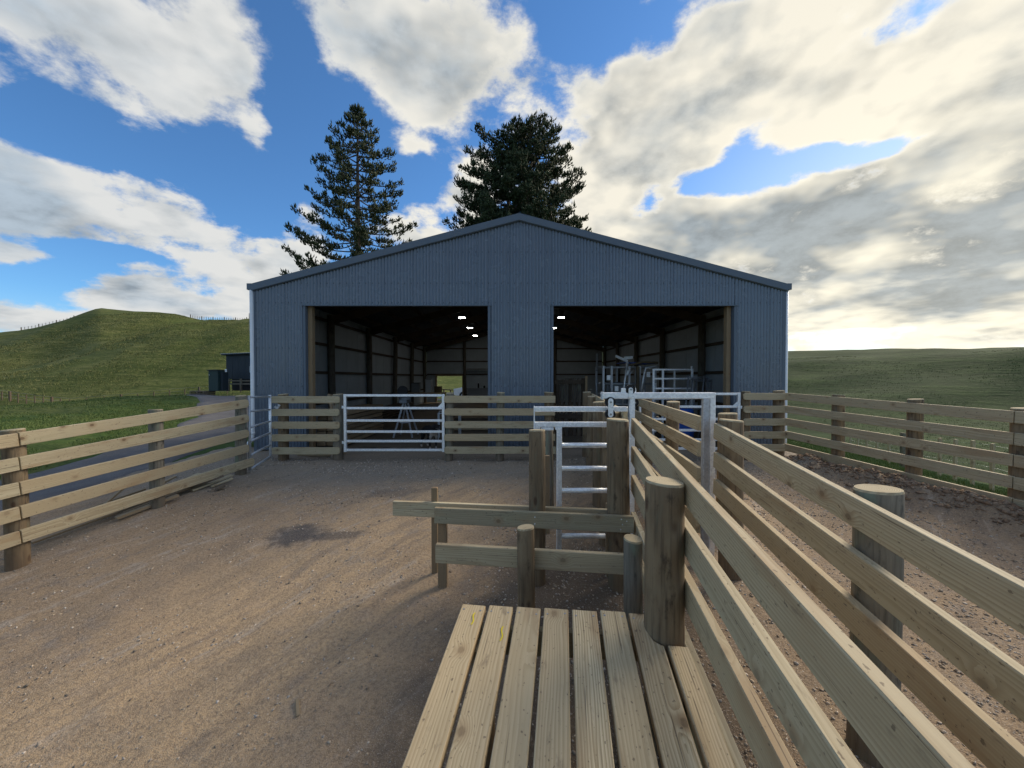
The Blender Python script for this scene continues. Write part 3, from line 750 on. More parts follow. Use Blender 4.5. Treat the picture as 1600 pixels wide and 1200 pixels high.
# local frame: X along plank (away), Y to the left, Z up
xax = dv; yax = Vector((-1, .135, 0)).normalized(); zax = xax.cross(yax); ME = Matrix((xax, yax, zax)).transposed().to_euler()
def deckpt(x0, y): return Vector((x0+.135*(y-2.2), y, deck_z(y)))
for i in range(8):
    w = .139 if i < 7 else .098
    x0 = -.2977+.1615*i; yfar = 2.232-.068*(.1615*i)+random.uniform(-.006, .006)
    if i == 7: yfar = 1.935
    ynear = -1.1
    o0 = deckpt(x0+w/2, yfar); L = (deckpt(x0, yfar)-deckpt(x0, ynear)).length
    lift = random.uniform(-.003, .003)
    if i == 6:     # notched round the post
        pts = [(-L, w/2), (-L, -w/2)]
        for q in range(11):
            a = math.pi*(.5-.389+.778*(1-q/10)); pts.append((-.118+.106*math.cos(a), -.106+.106*math.sin(a)))
        pts += [(0, -w/2), (0, w/2)]
        V, F = poly_plank(pts, .045, 'plank')
    else:
        V, F = chamfer_box(L, w, .045, .004); V = [v+np.array([-L/2, 0, -.0225]) for v in V]
    pl = raw_obj('plank', V, F, 'pine_deck', dk, o0+zax*lift, ME)
    planks.append(pl)
    # nails
    for (s, back) in ((-.35, .045), (.35, .045)):
        if i == 7 or (i == 6 and s < 0): continue
        if nail_src is None:
            mb = MB(); mb.cyl((0, 0, -.004), (0, 0, .0018), .0055, 8)
            nail_src = raw_obj('nail', mb.V, mb.F, 'bolt_steel', dk, o0)
            nm = nail_src
        else:
            nm = nail_src.copy(); COL.objects.link(nm)
        nm.parent = dk; nm.location = (o0+zax*lift+yax*(s*w)-xax*(back+random.uniform(-.008, .008)))-dk.location; nm.rotation_euler = ME
# yellow crayon ticks on the first two planks
for (i, a0, a1, sdd) in ((0, .06, .15, -.02), (1, .16, .26, -.035)):
    x0 = -.2977+.1615*i; w = .145; base = deckpt(x0+w/2, 2.225)
    mb = MB()
    for q in range(6):
        s0 = a0+(a1-a0)*q/6; s1 = a0+(a1-a0)*(q+1)/6
        c0 = base-xax*s0+yax*(sdd+.006*math.sin(q*1.1))+zax*.0035; c1 = base-xax*s1+yax*(sdd+.006*math.sin(q*1.1+1.1))+zax*.0035
        mb.add([c0-yax*.0035, c0+yax*.0035, c1+yax*.0035, c1-yax*.0035], [[0, 1, 2, 3]])
    mb.build('crayon_mark', 'yellow_crayon', dk)
for yb in (2.10, 1.2, .3):
    board(dk, deckpt(-.28, yb+.03)-zax*.122, deckpt(.85, yb-.04)-zax*.122, .145, .045, 'pine_green', 'bearer')
for (x, y) in ((-.16, 2.02), (-.2, 1.12), (-.25, .2)):
    post(dk, x, y, float(deck_z(y))-.06, gz(x, y), .12, 'post_brown', 'leg')
# unfinished bearers beyond the catwalk
ub = thing('bearer_frame', 'unfinished low frame of two crossing bearers on short round posts beyond the planks', 'frame', (.2, 3.1, -.25))
b1 = board(ub, (-.72, 3.565, Z(-1.21-.0725)), (1.065, 3.342, Z(-1.21-.0725)), .145, .045, 'pine_green', 'bearer')
b2 = board(ub, (-.595, 2.99, Z(-1.300-.0725)), (.90, 2.80, Z(-1.300-.0725)), .145, .045, 'pine_rail', 'bearer')
b3 = board(ub, (-1.19, 3.835, Z(-1.235-.0725)), (.93, 3.585, Z(-1.235-.0725)), .145, .045, 'pine_rail', 'bearer')
post(ub, .10, 2.815, Z(-1.10), gz(.1, 2.8), .128, 'post_brown', 'post', n=24)
post(ub, .862, 2.675, Z(-1.125), gz(.86, 2.68), .13, 'post_grey', 'post', n=24)
board(ub, (-.655, 3.605, gz(-.66, 3.6)-.15), (-.655, 3.605, Z(-1.23)), .045, .085, 'frame_timber', 'stake', up=(0, 1, 0))
board(ub, (-.775, 3.83, gz(-.78, 3.83)-.15), (-.775, 3.83, Z(-1.10)), .045, .06, 'frame_timber', 'stake', up=(0, 1, 0))
board(ub, (.93, 3.66, gz(.9, 3.6)-.1), (.93, 3.66, Z(-1.2)), .045, .06, 'frame_timber', 'stake', up=(0, 1, 0))
mb = MB(); mb.cyl((0, .0, 0), (0, -.003, 0), .006, 8)
ns = None
for (x, dz_) in ((.205, .03), (.205, -.03), (.955, .045), (.965, 0), (.95, -.045), (1.0, .03)):
    yy = 3.565+(3.342-3.565)*((x+.72)/1.785)-RT/2
    if ns is None: ns = raw_obj('nail', mb.V, mb.F, 'galv', b1, (x, yy, Z(-1.2825+dz_))); ns.rotation_euler = (0, 0, 0)
    else: link_copy(ns, b1, (x, yy, Z(-1.2825+dz_)))
for nobj in [c for c in b1.children]:      # local frame of the bearer
    wloc = nobj.location+b1.location+ub.location
    nobj.location = b1.rotation_euler.to_matrix().inverted() @ (wloc-b1.location-ub.location)
    nobj.location.y = -RT/2 if nobj.location.y < 0 else RT/2

# ------------------------------------------------------------------ galvanised gates
def sq(mb, p0, p1, s=.05): mb.beam(p0, p1, s, s, .006)
def sqv(mb, x, y, z0, z1, sx=.05, sy=.05): mb.box((x, y, (z0+z1)/2), (sx, sy, z1-z0), None, .005)
def farm_gate(label, x0, x1, y, hinge_right, dz_=0.0):
    g = thing('farm_gate', label, 'gate', ((x0+x1)/2, y, 0))
    zs = [-.373, -.64, -.90, -1.133, -1.333, -1.52]
    for i, z in enumerate(zs):
        one('rail', g, 'galv', lambda mb: sq(mb, (x0+.03, y, Z(z+dz_)), (x1-.03, y, Z(z+dz_)), .05))
    one('stile', g, 'galv', lambda mb: sqv(mb, x0, y, Z(-1.56+dz_), Z(-.345+dz_), .055, .055))
    one('stile', g, 'galv', lambda mb: sqv(mb, x1, y, Z(-1.56+dz_), Z(-.345+dz_), .055, .055))
    s = -1 if hinge_right else 1; xe = x1-.03 if hinge_right else x0+.03
    xg = x1-.028; za = Z(zs[1]+dz_)+.025
    one('gusset', g, 'galv', lambda mb: mb.add([(xg, y-.004, za), (xg-.09, y-.004, za), (xg, y-.004, za+.09), (xg, y+.004, za), (xg-.09, y+.004, za), (xg, y+.004, za+.09)], [[0, 1, 2], [3, 5, 4], [0, 3, 4, 1], [1, 4, 5, 2], [2, 5, 3, 0]]))
    xh = (x0-.055) if not hinge_right else (x1+.055)
    for z in (-.62, -1.36):
        one('hinge', g, 'galv', lambda mb: (mb.cyl((xh, y, Z(z)-.03), (xh, y, Z(z)+.03), .02, 10), mb.box(((xh+(x0 if not hinge_right else x1))/2, y, Z(z)), (.06, .03, .03), None, .004)))
    return g
farm_gate('closed six-rail galvanised farm gate across the left shed opening', -3.50, -1.44, 8.05, False)
farm_gate('closed six-rail galvanised farm gate across the right shed opening behind the race', 2.69, 4.755, 8.05, True, .03)
# round pipe gate, hinged open between left fence and panel
pg = thing('pipe_gate', 'narrow six-bar round-pipe gate beside the white downpipe elbow', 'gate', (-4.95, 7.5, 0))
xa, ya, xb, yb = -4.85, 7.08, -4.995, 7.92
for i, (za, zb) in enumerate(((-.36, -.395), (-.62, -.66), (-.92, -.90), (-1.18, -1.14), (-1.44, -1.39), (-1.70, -1.63))):
    one('bar', pg, 'galv_dull', lambda mb: mb.tube([(xa, ya, Z(za)), (xb, yb, Z(zb))], .021, 10), True)
one('stile', pg, 'galv', lambda mb: mb.tube([(xb, yb, Z(-.36)), (xb, yb, Z(-1.66))], .026, 12), True)
one('stile', pg, 'galv_dull', lambda mb: mb.tube([(xa, ya, Z(-.33)), (xa, ya, Z(-1.72))], .024, 12), True)
# little chain on the panel
ch = thing('gate_chain', 'small loop of bright chain hanging on the short panel beside the pipe gate', 'chain', (-4.87, 7.99, Z(-.60)))
for i, (x, z, a) in enumerate(((-4.93, -.61, .5), (-4.90, -.635, -.3), (-4.865, -.60, .9), (-4.85, -.575, -.6), (-4.875, -.625, .2))):
    pts = [(x+.026*math.cos(q)*math.cos(a)-.012*math.sin(q)*math.sin(a), 7.985, Z(z)+.026*math.cos(q)*math.sin(a)+.012*math.sin(q)*math.cos(a)) for q in np.linspace(0, 2*math.pi, 11)]
    one('link', ch, 'galv', lambda mb: mb.tube(pts, .004, 6))
# overhead slide frame across the race
pf = thing('slide_gate_frame', 'galvanised overhead frame with black rollers spanning the race', 'gate frame', (1.5, 3.85, gz(1.5, 3.85)))
YP = 3.86
one('track_beam', pf, 'galv', lambda mb: mb.box((1.4725, YP, Z(-.181)), (1.125, .055, .064), None, .006))
one('end_plate', pf, 'galv', lambda mb: mb.box((.906, YP, Z(-.181)), (.012, .085, .075), None, .002))
for (x, wd, zt) in ((1.206, .05, -.21), (1.941, .062, -.214), (2.010, .056, -.155)):
    one('upright', pf, 'galv' if wd < .06 else 'galv_dull', lambda mb: sqv(mb, x, YP+(.0 if wd != .062 else -.012), gz(x, YP)-.1, Z(zt), wd, .05))
def roller(x, y, z, r): one('roller', pf, 'black_rubber', lambda mb: mb.cyl((x, y-.02, z), (x, y+.02, z), r, 20), False); one('bolt', pf, 'bolt_steel', lambda mb: mb.cyl((x, y-.034, z), (x, y-.02, z), .011, 8))
def plate(x, y, z0, z1, w):   # strap with round ends
    def f(mb):
        pts = []
        for i in range(9): a = math.pi*i/8; pts.append((x+w/2*math.cos(a), z1-w/2+w/2*math.sin(a)))
        for i in range(9): a = math.pi+math.pi*i/8; pts.append((x+w/2*math.cos(a), z0+w/2+w/2*math.sin(a)))
        n = len(pts); V = [(p[0], y-.004, p[1]) for p in pts]+[(p[0], y+.004, p[1]) for p in pts]
        mb.add(V, [list(range(n)), list(range(n, 2*n))[::-1]]+[[i, (i+1) % n, n+(i+1) % n, n+i] for i in range(n)])
    return one('strap', pf, 'galv', f)
plate(.982, YP-.045, Z(-.395), Z(-.205), .05)
roller(.982, YP-.018, Z(-.245), .052); roller(.982, YP-.018, Z(-.365), .050)
for z in (-.245, -.365): one('bolt', pf, 'bolt_steel', lambda mb: mb.cyl((.982, YP-.062, Z(z)), (.982, YP-.049, Z(z)), .010, 8))
plate(1.183, YP-.035, Z(-.20), Z(-.098), .043)
roller(1.186, YP-.008, Z(-.118), .048)
one('bolt', pf, 'bolt_steel', lambda mb: mb.cyl((1.183, YP-.05, Z(-.118)), (1.183, YP-.039, Z(-.118)), .009, 8))
one('bracket', pf, 'galv', lambda mb: mb.box((1.118, YP-.01, Z(-.128)), (.045, .03, .045), None, .003))
one('bracket', pf, 'galv', lambda mb: mb.box((1.238, YP+.03, Z(-.128)), (.03, .03, .045), None, .003))
roller(1.238, YP+.03, Z(-.252), .042)
# sliding gate
sg = thing('sliding_gate', 'galvanised ladder-like sliding gate hanging left of the thick round post', 'gate', (.7, 3.93, gz(.7, 3.93)))
YS = 3.93
for (x0, x1, z) in ((.228, 1.18, -.322), (.228, 1.13, -.479)):
    one('top_bar', sg, 'galv', lambda mb: mb.box(((x0+x1)/2, YS, Z(z)), (x1-x0, .05, .052), None, .006))
one('end_plate', sg, 'galv', lambda mb: mb.box((.2275, YS, Z(-.412)), (.010, .06, .245), None, .002))
for x in (.484, 1.12): one('stile', sg, 'galv', lambda mb: sqv(mb, x, YS, Z(-1.80), Z(-.505), .052, .05))
for z in (-.694, -.932, -1.16, -1.40, -1.63):
    one('rung', sg, 'galv', lambda mb: mb.tube([(.508, YS, Z(z)), (1.096, YS, Z(z))], .0265, 14), True)
one('latch', sg, 'galv', lambda mb: (mb.box((.36, YS-.01, Z(-.524)), (.13, .03, .032), None, .005), mb.box((.26, YS-.01, Z(-.522)), (.055, .03, .035), None, .003), mb.cyl((.27, YS-.03, Z(-.545)), (.27, YS+.01, Z(-.545)), .012, 10), mb.box((.452, YS-.01, Z(-.52)), (.02, .03, .03), None, .003)))

# ------------------------------------------------------------------ shed
SY, SB = 9.10, 27.2
SL, SR, SM = -6.11, 6.45, .17
RID, EAV = 3.80+CZ, 2.16+CZ
slope = (RID-EAV)/(SM-SL)
roof_z = lambda x: RID-abs(x-SM)*slope
sh = thing('farm_shed', 'large blue-grey corrugated gable shed with two open bays', 'shed', (SM, SY, 0))
OL0, OL1, OR0, OR1, OTOP = -4.884, -.561, .97, 5.25, 1.706+CZ
PW = .0762
def corr_sheet(name, x0, x1, zlo, zhi_fn, mat, y=SY, amp=.0125, per=12, axis='x', parent=sh):
    n = max(2, int(round((x1-x0)/PW*per))); V = []; F = []
    for i in range(n+1):
        x = x0+(x1-x0)*i/n; off = -amp*(math.cos(2*math.pi*(x-SL)/PW))
        zt = zhi_fn(x)
        for z in (zlo, zt): V.append((x, y+off, z) if axis == 'x' else (y+off, x, z))
    for i in range(n): F.append([2*i, 2*i+2, 2*i+3, 2*i+1])
    w = sh.location
    V = [(v[0]-w[0], v[1]-w[1], v[2]-w[2]) for v in V]
    o = raw_obj(name, V, F, mat, parent, w, None, True, None, False)
    return o
SW = PW*10
x = SL; k = 0
edges = [SL]
while edges[-1] < SR-.05: edges.append(min(SR, edges[-1]+SW))
gtop = lambda q: roof_z(q)-.06
for a, b_ in zip(edges[:-1], edges[1:]):
    cuts = sorted({a, b_, *[c for c in (OL0, OL1, OR0, OR1) if a < c < b_]})
    for c0, c1 in zip(cuts[:-1], cuts[1:]):
        mid = (c0+c1)/2; op = OL0 < mid < OL1 or OR0 < mid < OR1
        yo = SY+(.007 if k % 2 else 0); k += 1
        if c0 < SM < c1:
            corr_sheet('cladding_sheet', c0, SM, OTOP if op else .04, gtop, 'cladding', yo); corr_sheet('cladding_sheet', SM, c1, OTOP if op else .04, gtop, 'cladding', yo)
        else: corr_sheet('cladding_sheet', c0, c1, OTOP if op else .04, gtop, 'cladding', yo)
# inner lining just behind the front sheets
def flat(name, mat, V, F, parent=sh): return one(name, parent, mat, lambda mb: mb.add(V, F))
# screws in rows
mb = MB()
for z in (.6, 1.55, 2.45, OTOP+.06, OTOP+.52, OTOP+1.25):
    xs = np.arange(SL+.11, SR, PW*2.0)
    for x in xs:
        inop = (OL0-.02 < x < OL1+.02) or (OR0-.02 < x < OR1+.02)
        if (z < OTOP and inop) or z > gtop(x)-.15: continue
        xx = SL+round((x-SL)/PW)*PW
        mb.add([(xx+.013*math.cos(q), SY-.0145, z+.013*math.sin(q)) for q in np.linspace(0, 2*math.pi, 7)[:-1]], [[0, 1, 2, 3, 4, 5]])
s_ = mb.build('screws', 'hut_paint', sh); s_['kind'] = 'stuff'
# flashings
for s in (-1, 1):
    xe = SL-.02 if s < 0 else SR+.02
    V = []
    for (x) in (xe, SM):
        zt = RID+.045-abs(x-SM)*slope
        V += [(x, SY-.07, zt), (x, SY-.07, zt-.155), (x, SY+.25, zt), (x, SY-.045, zt-.172), (x, SY-.012, zt-.172)]
    flat('barge_flashing', 'flashing', V, [[0, 1, 6, 5], [0, 5, 7, 2], [1, 3, 8, 6], [3, 4, 9, 8]])
    # gutter with end cap
    x0, x1 = (SL-.11, SL-.005) if s < 0 else (SR+.005, SR+.11)
    ztop = EAV+.05; zbot = EAV-.09
    one('gutter', sh, 'flashing', lambda mb: (mb.box(((x0+x1)/2, SY-.062, (ztop+zbot)/2), (x1-x0, .006, ztop-zbot), None), mb.box((x0 if s < 0 else x1, (SY-.06+SB)/2, (ztop+zbot)/2), (.006, SB-SY+.06, ztop-zbot)), mb.box(((x0+x1)/2, (SY-.06+SB)/2, zbot-.003), (x1-x0, SB-SY+.06, .006))))
one('ridge_cap', sh, 'flashing', lambda mb: mb.add([(SM-.25, SY-.08, RID+.055-.25*slope), (SM, SY-.08, RID+.06), (SM+.25, SY-.08, RID+.055-.25*slope), (SM-.25, SB, RID+.055-.25*slope), (SM, SB, RID+.06), (SM+.25, SB, RID+.055-.25*slope)], [[0, 1, 4, 3], [1, 2, 5, 4]]))
for x, sgn in ((SL, -1), (SR, 1)): one('corner_flashing', sh, 'flashing', lambda mb: (mb.box((x-sgn*.03, SY-.018, (EAV-.1)/2), (.075, .005, EAV-.12)), mb.box((x+sgn*.008, SY+.03, (EAV-.1)/2), (.005, .10, EAV-.12))))
for (a, b_) in ((OL0, OL1), (OR0, OR1)):
    one('head_flashing', sh, 'flashing', lambda mb: (mb.box(((a+b_)/2, SY-.022, OTOP-.005), (b_-a+.16, .03, .022), None, .002), mb.box(((a+b_)/2, SY+.10, OTOP+.012), (b_-a, .20, .01))))
    for x, s in ((a, 1), (b_, -1)):
        one('jamb_flashing', sh, 'flashing', lambda mb: (mb.box((x-s*.02, SY-.016, OTOP/2), (.05, .006, OTOP-.02)), mb.box((x+s*.006, SY+.06, OTOP/2), (.006, .16, OTOP-.02))))
# downpipes
def dpipe(x, y, elbow):
    pts = [(x, y, EAV-.10), (x, y, .42)]
    if elbow: pts += [(x-.01, y-.01, .34), (x-.07, y-.05, .20), (x-.13, y-.09, .13)]
    else: pts += [(x, y, .05)]
    one('downpipe', sh, 'pvc_white', lambda mb: (mb.tube(pts, .042, 14), mb.tube([(x, y, .40), (x, y, .47)], .047, 14)), True)
dpipe(SL-.02, SY-.03, True); dpipe(SR+.045, SY+.02, False)
# side, back walls and roof
def wall_sheets(xw, mat_out, sgn):
    ys = np.arange(SY, SB-.01, SW*3)
    for a in ys:
        b_ = min(SB, a+SW*3)
        corr_sheet('side_sheet', a, b_, .04, lambda q: EAV+.02, mat_out, xw, .0088, 6, 'y')
wall_sheets(SL+.0, 'cladding', -1); wall_sheets(SR-.0, 'cladding', 1)
# pale building paper on the inside of walls
def slab(name, mat, c, s, parent=sh): return one(name, parent, mat, lambda mb: mb.box(c, s))
PBx = [SY+.02]+[12.7+3.36*i for i in range(5)]
for (xw, s) in ((SL+.03, 1), (SR-.03, -1)):
    for i in range(18):
        a = SY+.06+i*1.0; slab('lining_sheet', 'lining', (xw+s*.0, a+.49, EAV/2+.02), (.008, .985, EAV-.1))
DL0, DL1, DTOP = -5.30, -3.52, 1.86
for i in range(13):
    a = SL+.05+i*.96; b_ = min(SR-.05, a+.95)
    cuts = sorted({a, b_, *[c for c in (DL0, DL1, SM) if a < c < b_]})
    for c0, c1 in zip(cuts[:-1], cuts[1:]):
        md = (c0+c1)/2; zl = DTOP if DL0 < md < DL1 else .0
        u0, u1 = c0-.005, c1+.005
        V = [(u, yy, z) for yy in (SB-.006, SB+.006) for (u, z) in ((u0, zl), (u1, zl), (u1, roof_z(u1)+.01), (u0, roof_z(u0)+.01))]
        flat('back_sheet', 'lining', V, [[0, 1, 2, 3], [4, 7, 6, 5], [0, 4, 5, 1], [1, 5, 6, 2], [2, 6, 7, 3], [3, 7, 4, 0]])
one('door_frame', sh, 'frame_timber', lambda mb: (mb.box((DL0-.05, SB-.04, DTOP/2), (.10, .12, DTOP), None, .004), mb.box((DL1+.05, SB-.04, DTOP/2), (.10, .12, DTOP), None, .004), mb.box(((DL0+DL1)/2, SB-.04, DTOP+.05), (DL1-DL0+.2, .12, .10), None, .004)))
ca = math.atan(slope)
for s in (-1, 1):
    xe = SL-.06 if s < 0 else SR+.06
    for i in range(12):
        y0 = SY-.03+i*(SB-SY+.06)/12; y1 = SY-.03+(i+1)*(SB-SY+.06)/12-.004
        za, zb = RID, roof_z(xe)
        flat('roof_sheet', 'roof_under', [(xe, y0, zb), (SM, y0, za), (SM, y1, za), (xe, y1, zb), (xe, y0, zb+.03), (SM, y0, za+.03), (SM, y1, za+.03), (xe, y1, zb+.03)], [[0, 1, 2, 3], [4, 7, 6, 5], [0, 4, 5, 1], [2, 6, 7, 3], [0, 3, 7, 4], [1, 5, 6, 2]])
    for j in range(7):
        x = SM+(xe-SM)*(j+.6)/7.3
        one('purlin', sh, 'dark_timber', lambda mb: mb.beam((x, SY+.1, roof_z(x)-.09), (x, SB-.05, roof_z(x)-.09), .15, .045, .003))
    for y in (9.3, 12.7, 16.06, 19.42, 22.78, 26.14):
        x0 = SL+.1 if s < 0 else SR-.1
        one('rafter', sh, 'dark_timber', lambda mb: mb.beam((x0, y, roof_z(x0)-.31), (SM, y, RID-.31), .28, .06, .003))
for s, xw in ((1, SL+.045), (-1, SR-.045)):
    for y in (12.7, 16.06, 19.42, 22.78, 26.14):
        post(sh, xw+s*.13, y, EAV-.1, 0.0, .22, 'post_old', 'pole', n=14)
    for z in (.95, 1.91, 2.81, 3.6):
        one('girt', sh, 'dark_timber', lambda mb: mb.beam((xw+s*.03, SY+.1, z), (xw+s*.03, SB-.05, z), .09, .05, .003))
for z in (1.98, 2.9, 3.8):
    one('girt', sh, 'dark_timber', lambda mb: mb.beam((SL+.1, SB-.06, z), (SR-.1, SB-.06, z), .09, .05, .003))
for x in (-3.3, -.2, 3.0): post(sh, x, SB-.2, roof_z(x)-.2, 0, .2, 'post_old', 'pole', n=12)
# jamb posts, sawn timber
for x in (OL0+.06, OR1-.07):
    board(sh, (x, SY+.16, -.1), (x, SY+.16, OTOP+.2), .14, .10, 'frame_timber', 'jamb_post', up=(0, 1, 0))
for x in (OL1-.10+.2, OR0+.10-.2):
    board(sh, (x, SY+.12, -.1), (x, SY+.12, OTOP+.2), .14, .13, 'frame_timber', 'jamb_post', up=(0, 1, 0))
for (a, b_) in ((SL+.1, OL0), (OL1+.15, OR0-.15), (OR1, SR-.1)):
    slab('front_lining', 'lining', ((a+b_)/2, SY+.03, 1.75), (b_-a, .008, 3.3))
slab('lintel', 'dark_timber', (SM, SY+.12, OTOP+.18), (SR-SL-.3, .10, .28))
# LED battens
for (x, y, z) in ((-2.18, 16.8, 2.60), (-2.23, 20.3, 2.60), (-2.3, 24.0, 2.60), (2.15, 16.8, 2.60), (2.2, 20.3, 2.60), (2.25, 24, 2.60)):
    lab = {16.8: 'first', 20.3: 'second', 24: 'third', 24.0: 'third'}[y]
    L = thing('ceiling_light', f'{lab} lit ceiling light from the shed front above the {"left" if x < 0 else "right"} open bay', 'light', (x, y, Z(z)), 'lit ceiling lights in the shed')
    one('housing', L, 'galv_dark', lambda mb: mb.box((x, y, Z(z)+.06), (.32, .22, .07), None, .006))
    one('lens', L, 'lamp_glow', lambda mb: mb.box((x, y, Z(z)+.015), (.26, .13, .02), None, .004))
    for dx_ in (-.12, .12): one('hanger', L, 'galv_dark', lambda mb: mb.cyl((x+dx_, y, Z(z)+.09), (x+dx_, y, roof_z(x)-.05), .006, 6))

# ------------------------------------------------------------------ things in the shed
# leaning boards and ply behind the short left panel
q = thing('timber_prop', 'broad sawn prop leaning behind the short panel at the left opening', 'timber', (-4.0, 9.0, 0))
board(q, (-3.86, 8.75, .0), (-4.25, 9.0, 1.35), .24, .05, 'frame_timber', 'board', up=(0, 1, 0))
q = thing('timber_stack', 'stack of sawn boards on the shed floor behind the short left panel', 'timber stack', (-4.3, 9.9, 0))
for i in range(7):
    for j in range(3):
        L0 = random.uniform(-.05, .1)
        board(q, (-4.75+j*.24+jit(.02), 9.55+L0, .10+i*.125), (-4.72+j*.24+jit(.02), 12.3+L0, .10+i*.125), .10, .21, 'frame_timber' if (i+j) % 2 else 'ply', 'board')
q = thing('timber_stack', 'low pile of long dark boards along the left shed wall', 'timber stack', (-5.2, 15, 0))
for i in range(5):
    for j in range(4):
        board(q, (-5.55+j*.2+jit(.03), 13.4+jit(.3), .08+i*.10), (-5.5+j*.2+jit(.03), 18.6+jit(.4), .08+i*.10), .07, .17, 'dark_timber', 'board')
q = thing('packing_block', 'pale packing board lying at the foot of the short left panel', 'timber', (-4.3, 8.45, .08))
board(q, (-4.75, 8.5, .085), (-4.0, 8.42, .085), .14, .05, 'ply', 'board')
# trestle / step ladder
tr = thing('trestle', 'folding aluminium trestle on the shed floor behind the left gate', 'trestle', (-2.9, 11.3, 0))
def tp(px, py, y): return ((px-800)/600*y, y, CZ-(py-590)/600*y)
for (a, b_) in (((632, 628), (619, 672)), ((634, 628), (648, 672))):
    for yy in (11.0, 11.7): one('leg', tr, 'galv_dull', lambda mb: mb.beam((tp(*a, 11.3)[0], 11.3+(yy-11.3)*.35, tp(*a, 11.3)[2]), (tp(*b_, 11.3)[0], yy, .02), .05, .03))
one('cross_brace', tr, 'galv_dull', lambda mb: mb.beam((-3.25, 11.1, .45), (-2.95, 11.1, .45), .03, .03))
one('head', tr, 'galv_dark', lambda mb: mb.box((-3.14, 11.3, 1.06), (.22, .5, .10), None, .01))
saw = thing('drop_saw', 'dark drop saw sitting on the folding trestle', 'saw', (-3.14, 11.3, 1.11))
one('saw_base', saw, 'galv_dark', lambda mb: mb.cyl((-3.14, 11.3, 1.10), (-3.14, 11.3, 1.17), .17, 16))
one('blade_guard', saw, 'black_rubber', lambda mb: mb.cyl((-3.22, 11.26, 1.36), (-3.22, 11.34, 1.36), .15, 18))
one('arm', saw, 'galv_dark', lambda mb: mb.beam((-3.05, 11.35, 1.15), (-3.25, 11.3, 1.46), .07, .05))
# metal table frame
tb = thing('table_frame', 'thin metal table frame without top behind the left gate', 'table', (-1.9, 10.8, 0))
for (x, y) in ((-2.02, 10.5), (-1.45, 10.5), (-2.12, 11.2), (-1.5, 11.2)): one('leg', tb, 'galv_dull', lambda mb: mb.box((x, y, .38), (.025, .025, .76)))
one('rim', tb, 'galv_dull', lambda mb: (mb.box((-1.735, 10.5, .77), (.60, .025, .025)), mb.box((-1.81, 11.2, .77), (.65, .025, .025)), mb.beam((-2.02, 10.5, .77), (-2.12, 11.2, .77), .025, .025), mb.beam((-1.45, 10.5, .77), (-1.5, 11.2, .77), .025, .025)))
# work bench at back left
wb = thing('work_bench', 'dark work bench cluttered along the left shed wall', 'bench', (-4.6, 20.8, 0))
one('bench_top', wb, 'ply', lambda mb: mb.box((-4.6, 20.8, .92), (2.0, .8, .06), None, .005))
for (x, y) in ((-5.5, 20.5), (-3.7, 20.5), (-5.5, 21.1), (-3.7, 21.1)): one('leg', wb, 'dark_timber', lambda mb: mb.box((x, y, .45), (.09, .09, .9)))
for i, (x, w, h) in enumerate(((-5.2, .4, .5), (-4.5, .3, .7), (-4.0, .35, .3))):
    bx_ = thing('storage_box', ['wide dark box on the work bench', 'tall grey box on the work bench', 'low brown box on the work bench'][i], 'box', (x, 20.8, .95))
    one('carton', bx_, ['galv_dark', 'galv_dull', 'rust_brown'][i], lambda mb: mb.box((x, 20.8, .95+h/2), (w, .4, h), None, .01))
    one('lid', bx_, ['black_rubber', 'galv_dark', 'dark_timber'][i], lambda mb: mb.box((x, 20.8, .95+h+.012), (w+.03, .43, .03), None, .006))
wb2 = thing('work_bench', 'grey shelf bench at the back wall beside the rear doorway', 'bench', (-2.0, 26.3, 0))
one('bench_top', wb2, 'galv_dark', lambda mb: mb.box((-2.1, 26.4, 1.0), (2.0, .7, .08), None, .006))
one('front_panel', wb2, 'galv_dark', lambda mb: mb.box((-2.1, 26.15, .5), (1.9, .04, .9), None, .004))
one('shelf', wb2, 'dark_timber', lambda mb: mb.box((-2.1, 26.8, 2.35), (2.1, .4, .05), None, .004))
for (x, h) in ((-2.3, .42), (-1.9, .22)):
    bt = thing('bottle', ('tall' if h > .3 else 'short')+' dark bottle on the grey shelf bench', 'bottle', (x, 26.3, 1.04))
    one('body', bt, 'black_rubber', lambda mb: mb.tube([(x, 26.3, 1.04), (x, 26.3, 1.04+h*.6), (x, 26.3, 1.04+h*.8)], [.06, .06, .022], 12), True)
    one('cap', bt, 'galv_dull', lambda mb: mb.cyl((x, 26.3, 1.04+h*.8), (x, 26.3, 1.04+h), .026, 10))
# long bench seat / low trailer inside, centre-left
q = thing('timber_stack', 'short pile of mixed boards behind the middle fence panel', 'timber stack', (-.9, 12.6, 0))
for i in range(4):
    board(q, (-1.9+jit(.1), 12.5+i*.12, .08+i*.09), (.1+jit(.1), 12.7+i*.1, .08+i*.09), .07, .22, 'dark_timber' if i % 2 else 'ply', 'board')
# galvanised cattle crush
cc = thing('cattle_crush', 'galvanised cattle crush with pipes and levers in the right bay', 'cattle crush', (3.5, 12.6, 0))
def ppt(px, py, y): return Vector(tp(px, py, y))
x0, x1, y0, y1 = 2.9, 4.55, 12.2, 13.2
for (x, y) in ((x0, y0), (x0+.26, y0), (3.72, y0), (4.05, y0), (x1, y0), (x0, y1), (3.6, y1), (x1, y1), (x1-.3, y1)):
    one('upright', cc, 'galv_dull', lambda mb: mb.box((x, y, 1.06), (.07, .07, 2.12), None, .006))
for y in (y0, y1):
    for z in (.35, .62, .9, 1.2, 1.55, 2.08):
        one('side_rail', cc, 'galv_dull', lambda mb: mb.tube([(x0, y, z), (x1, y, z)], .026, 8), True)
for x in (x0, 3.7, x1): one('cross_member', cc, 'galv_dull', lambda mb: mb.box((x, (y0+y1)/2, 2.10), (.06, y1-y0, .06), None, .006))
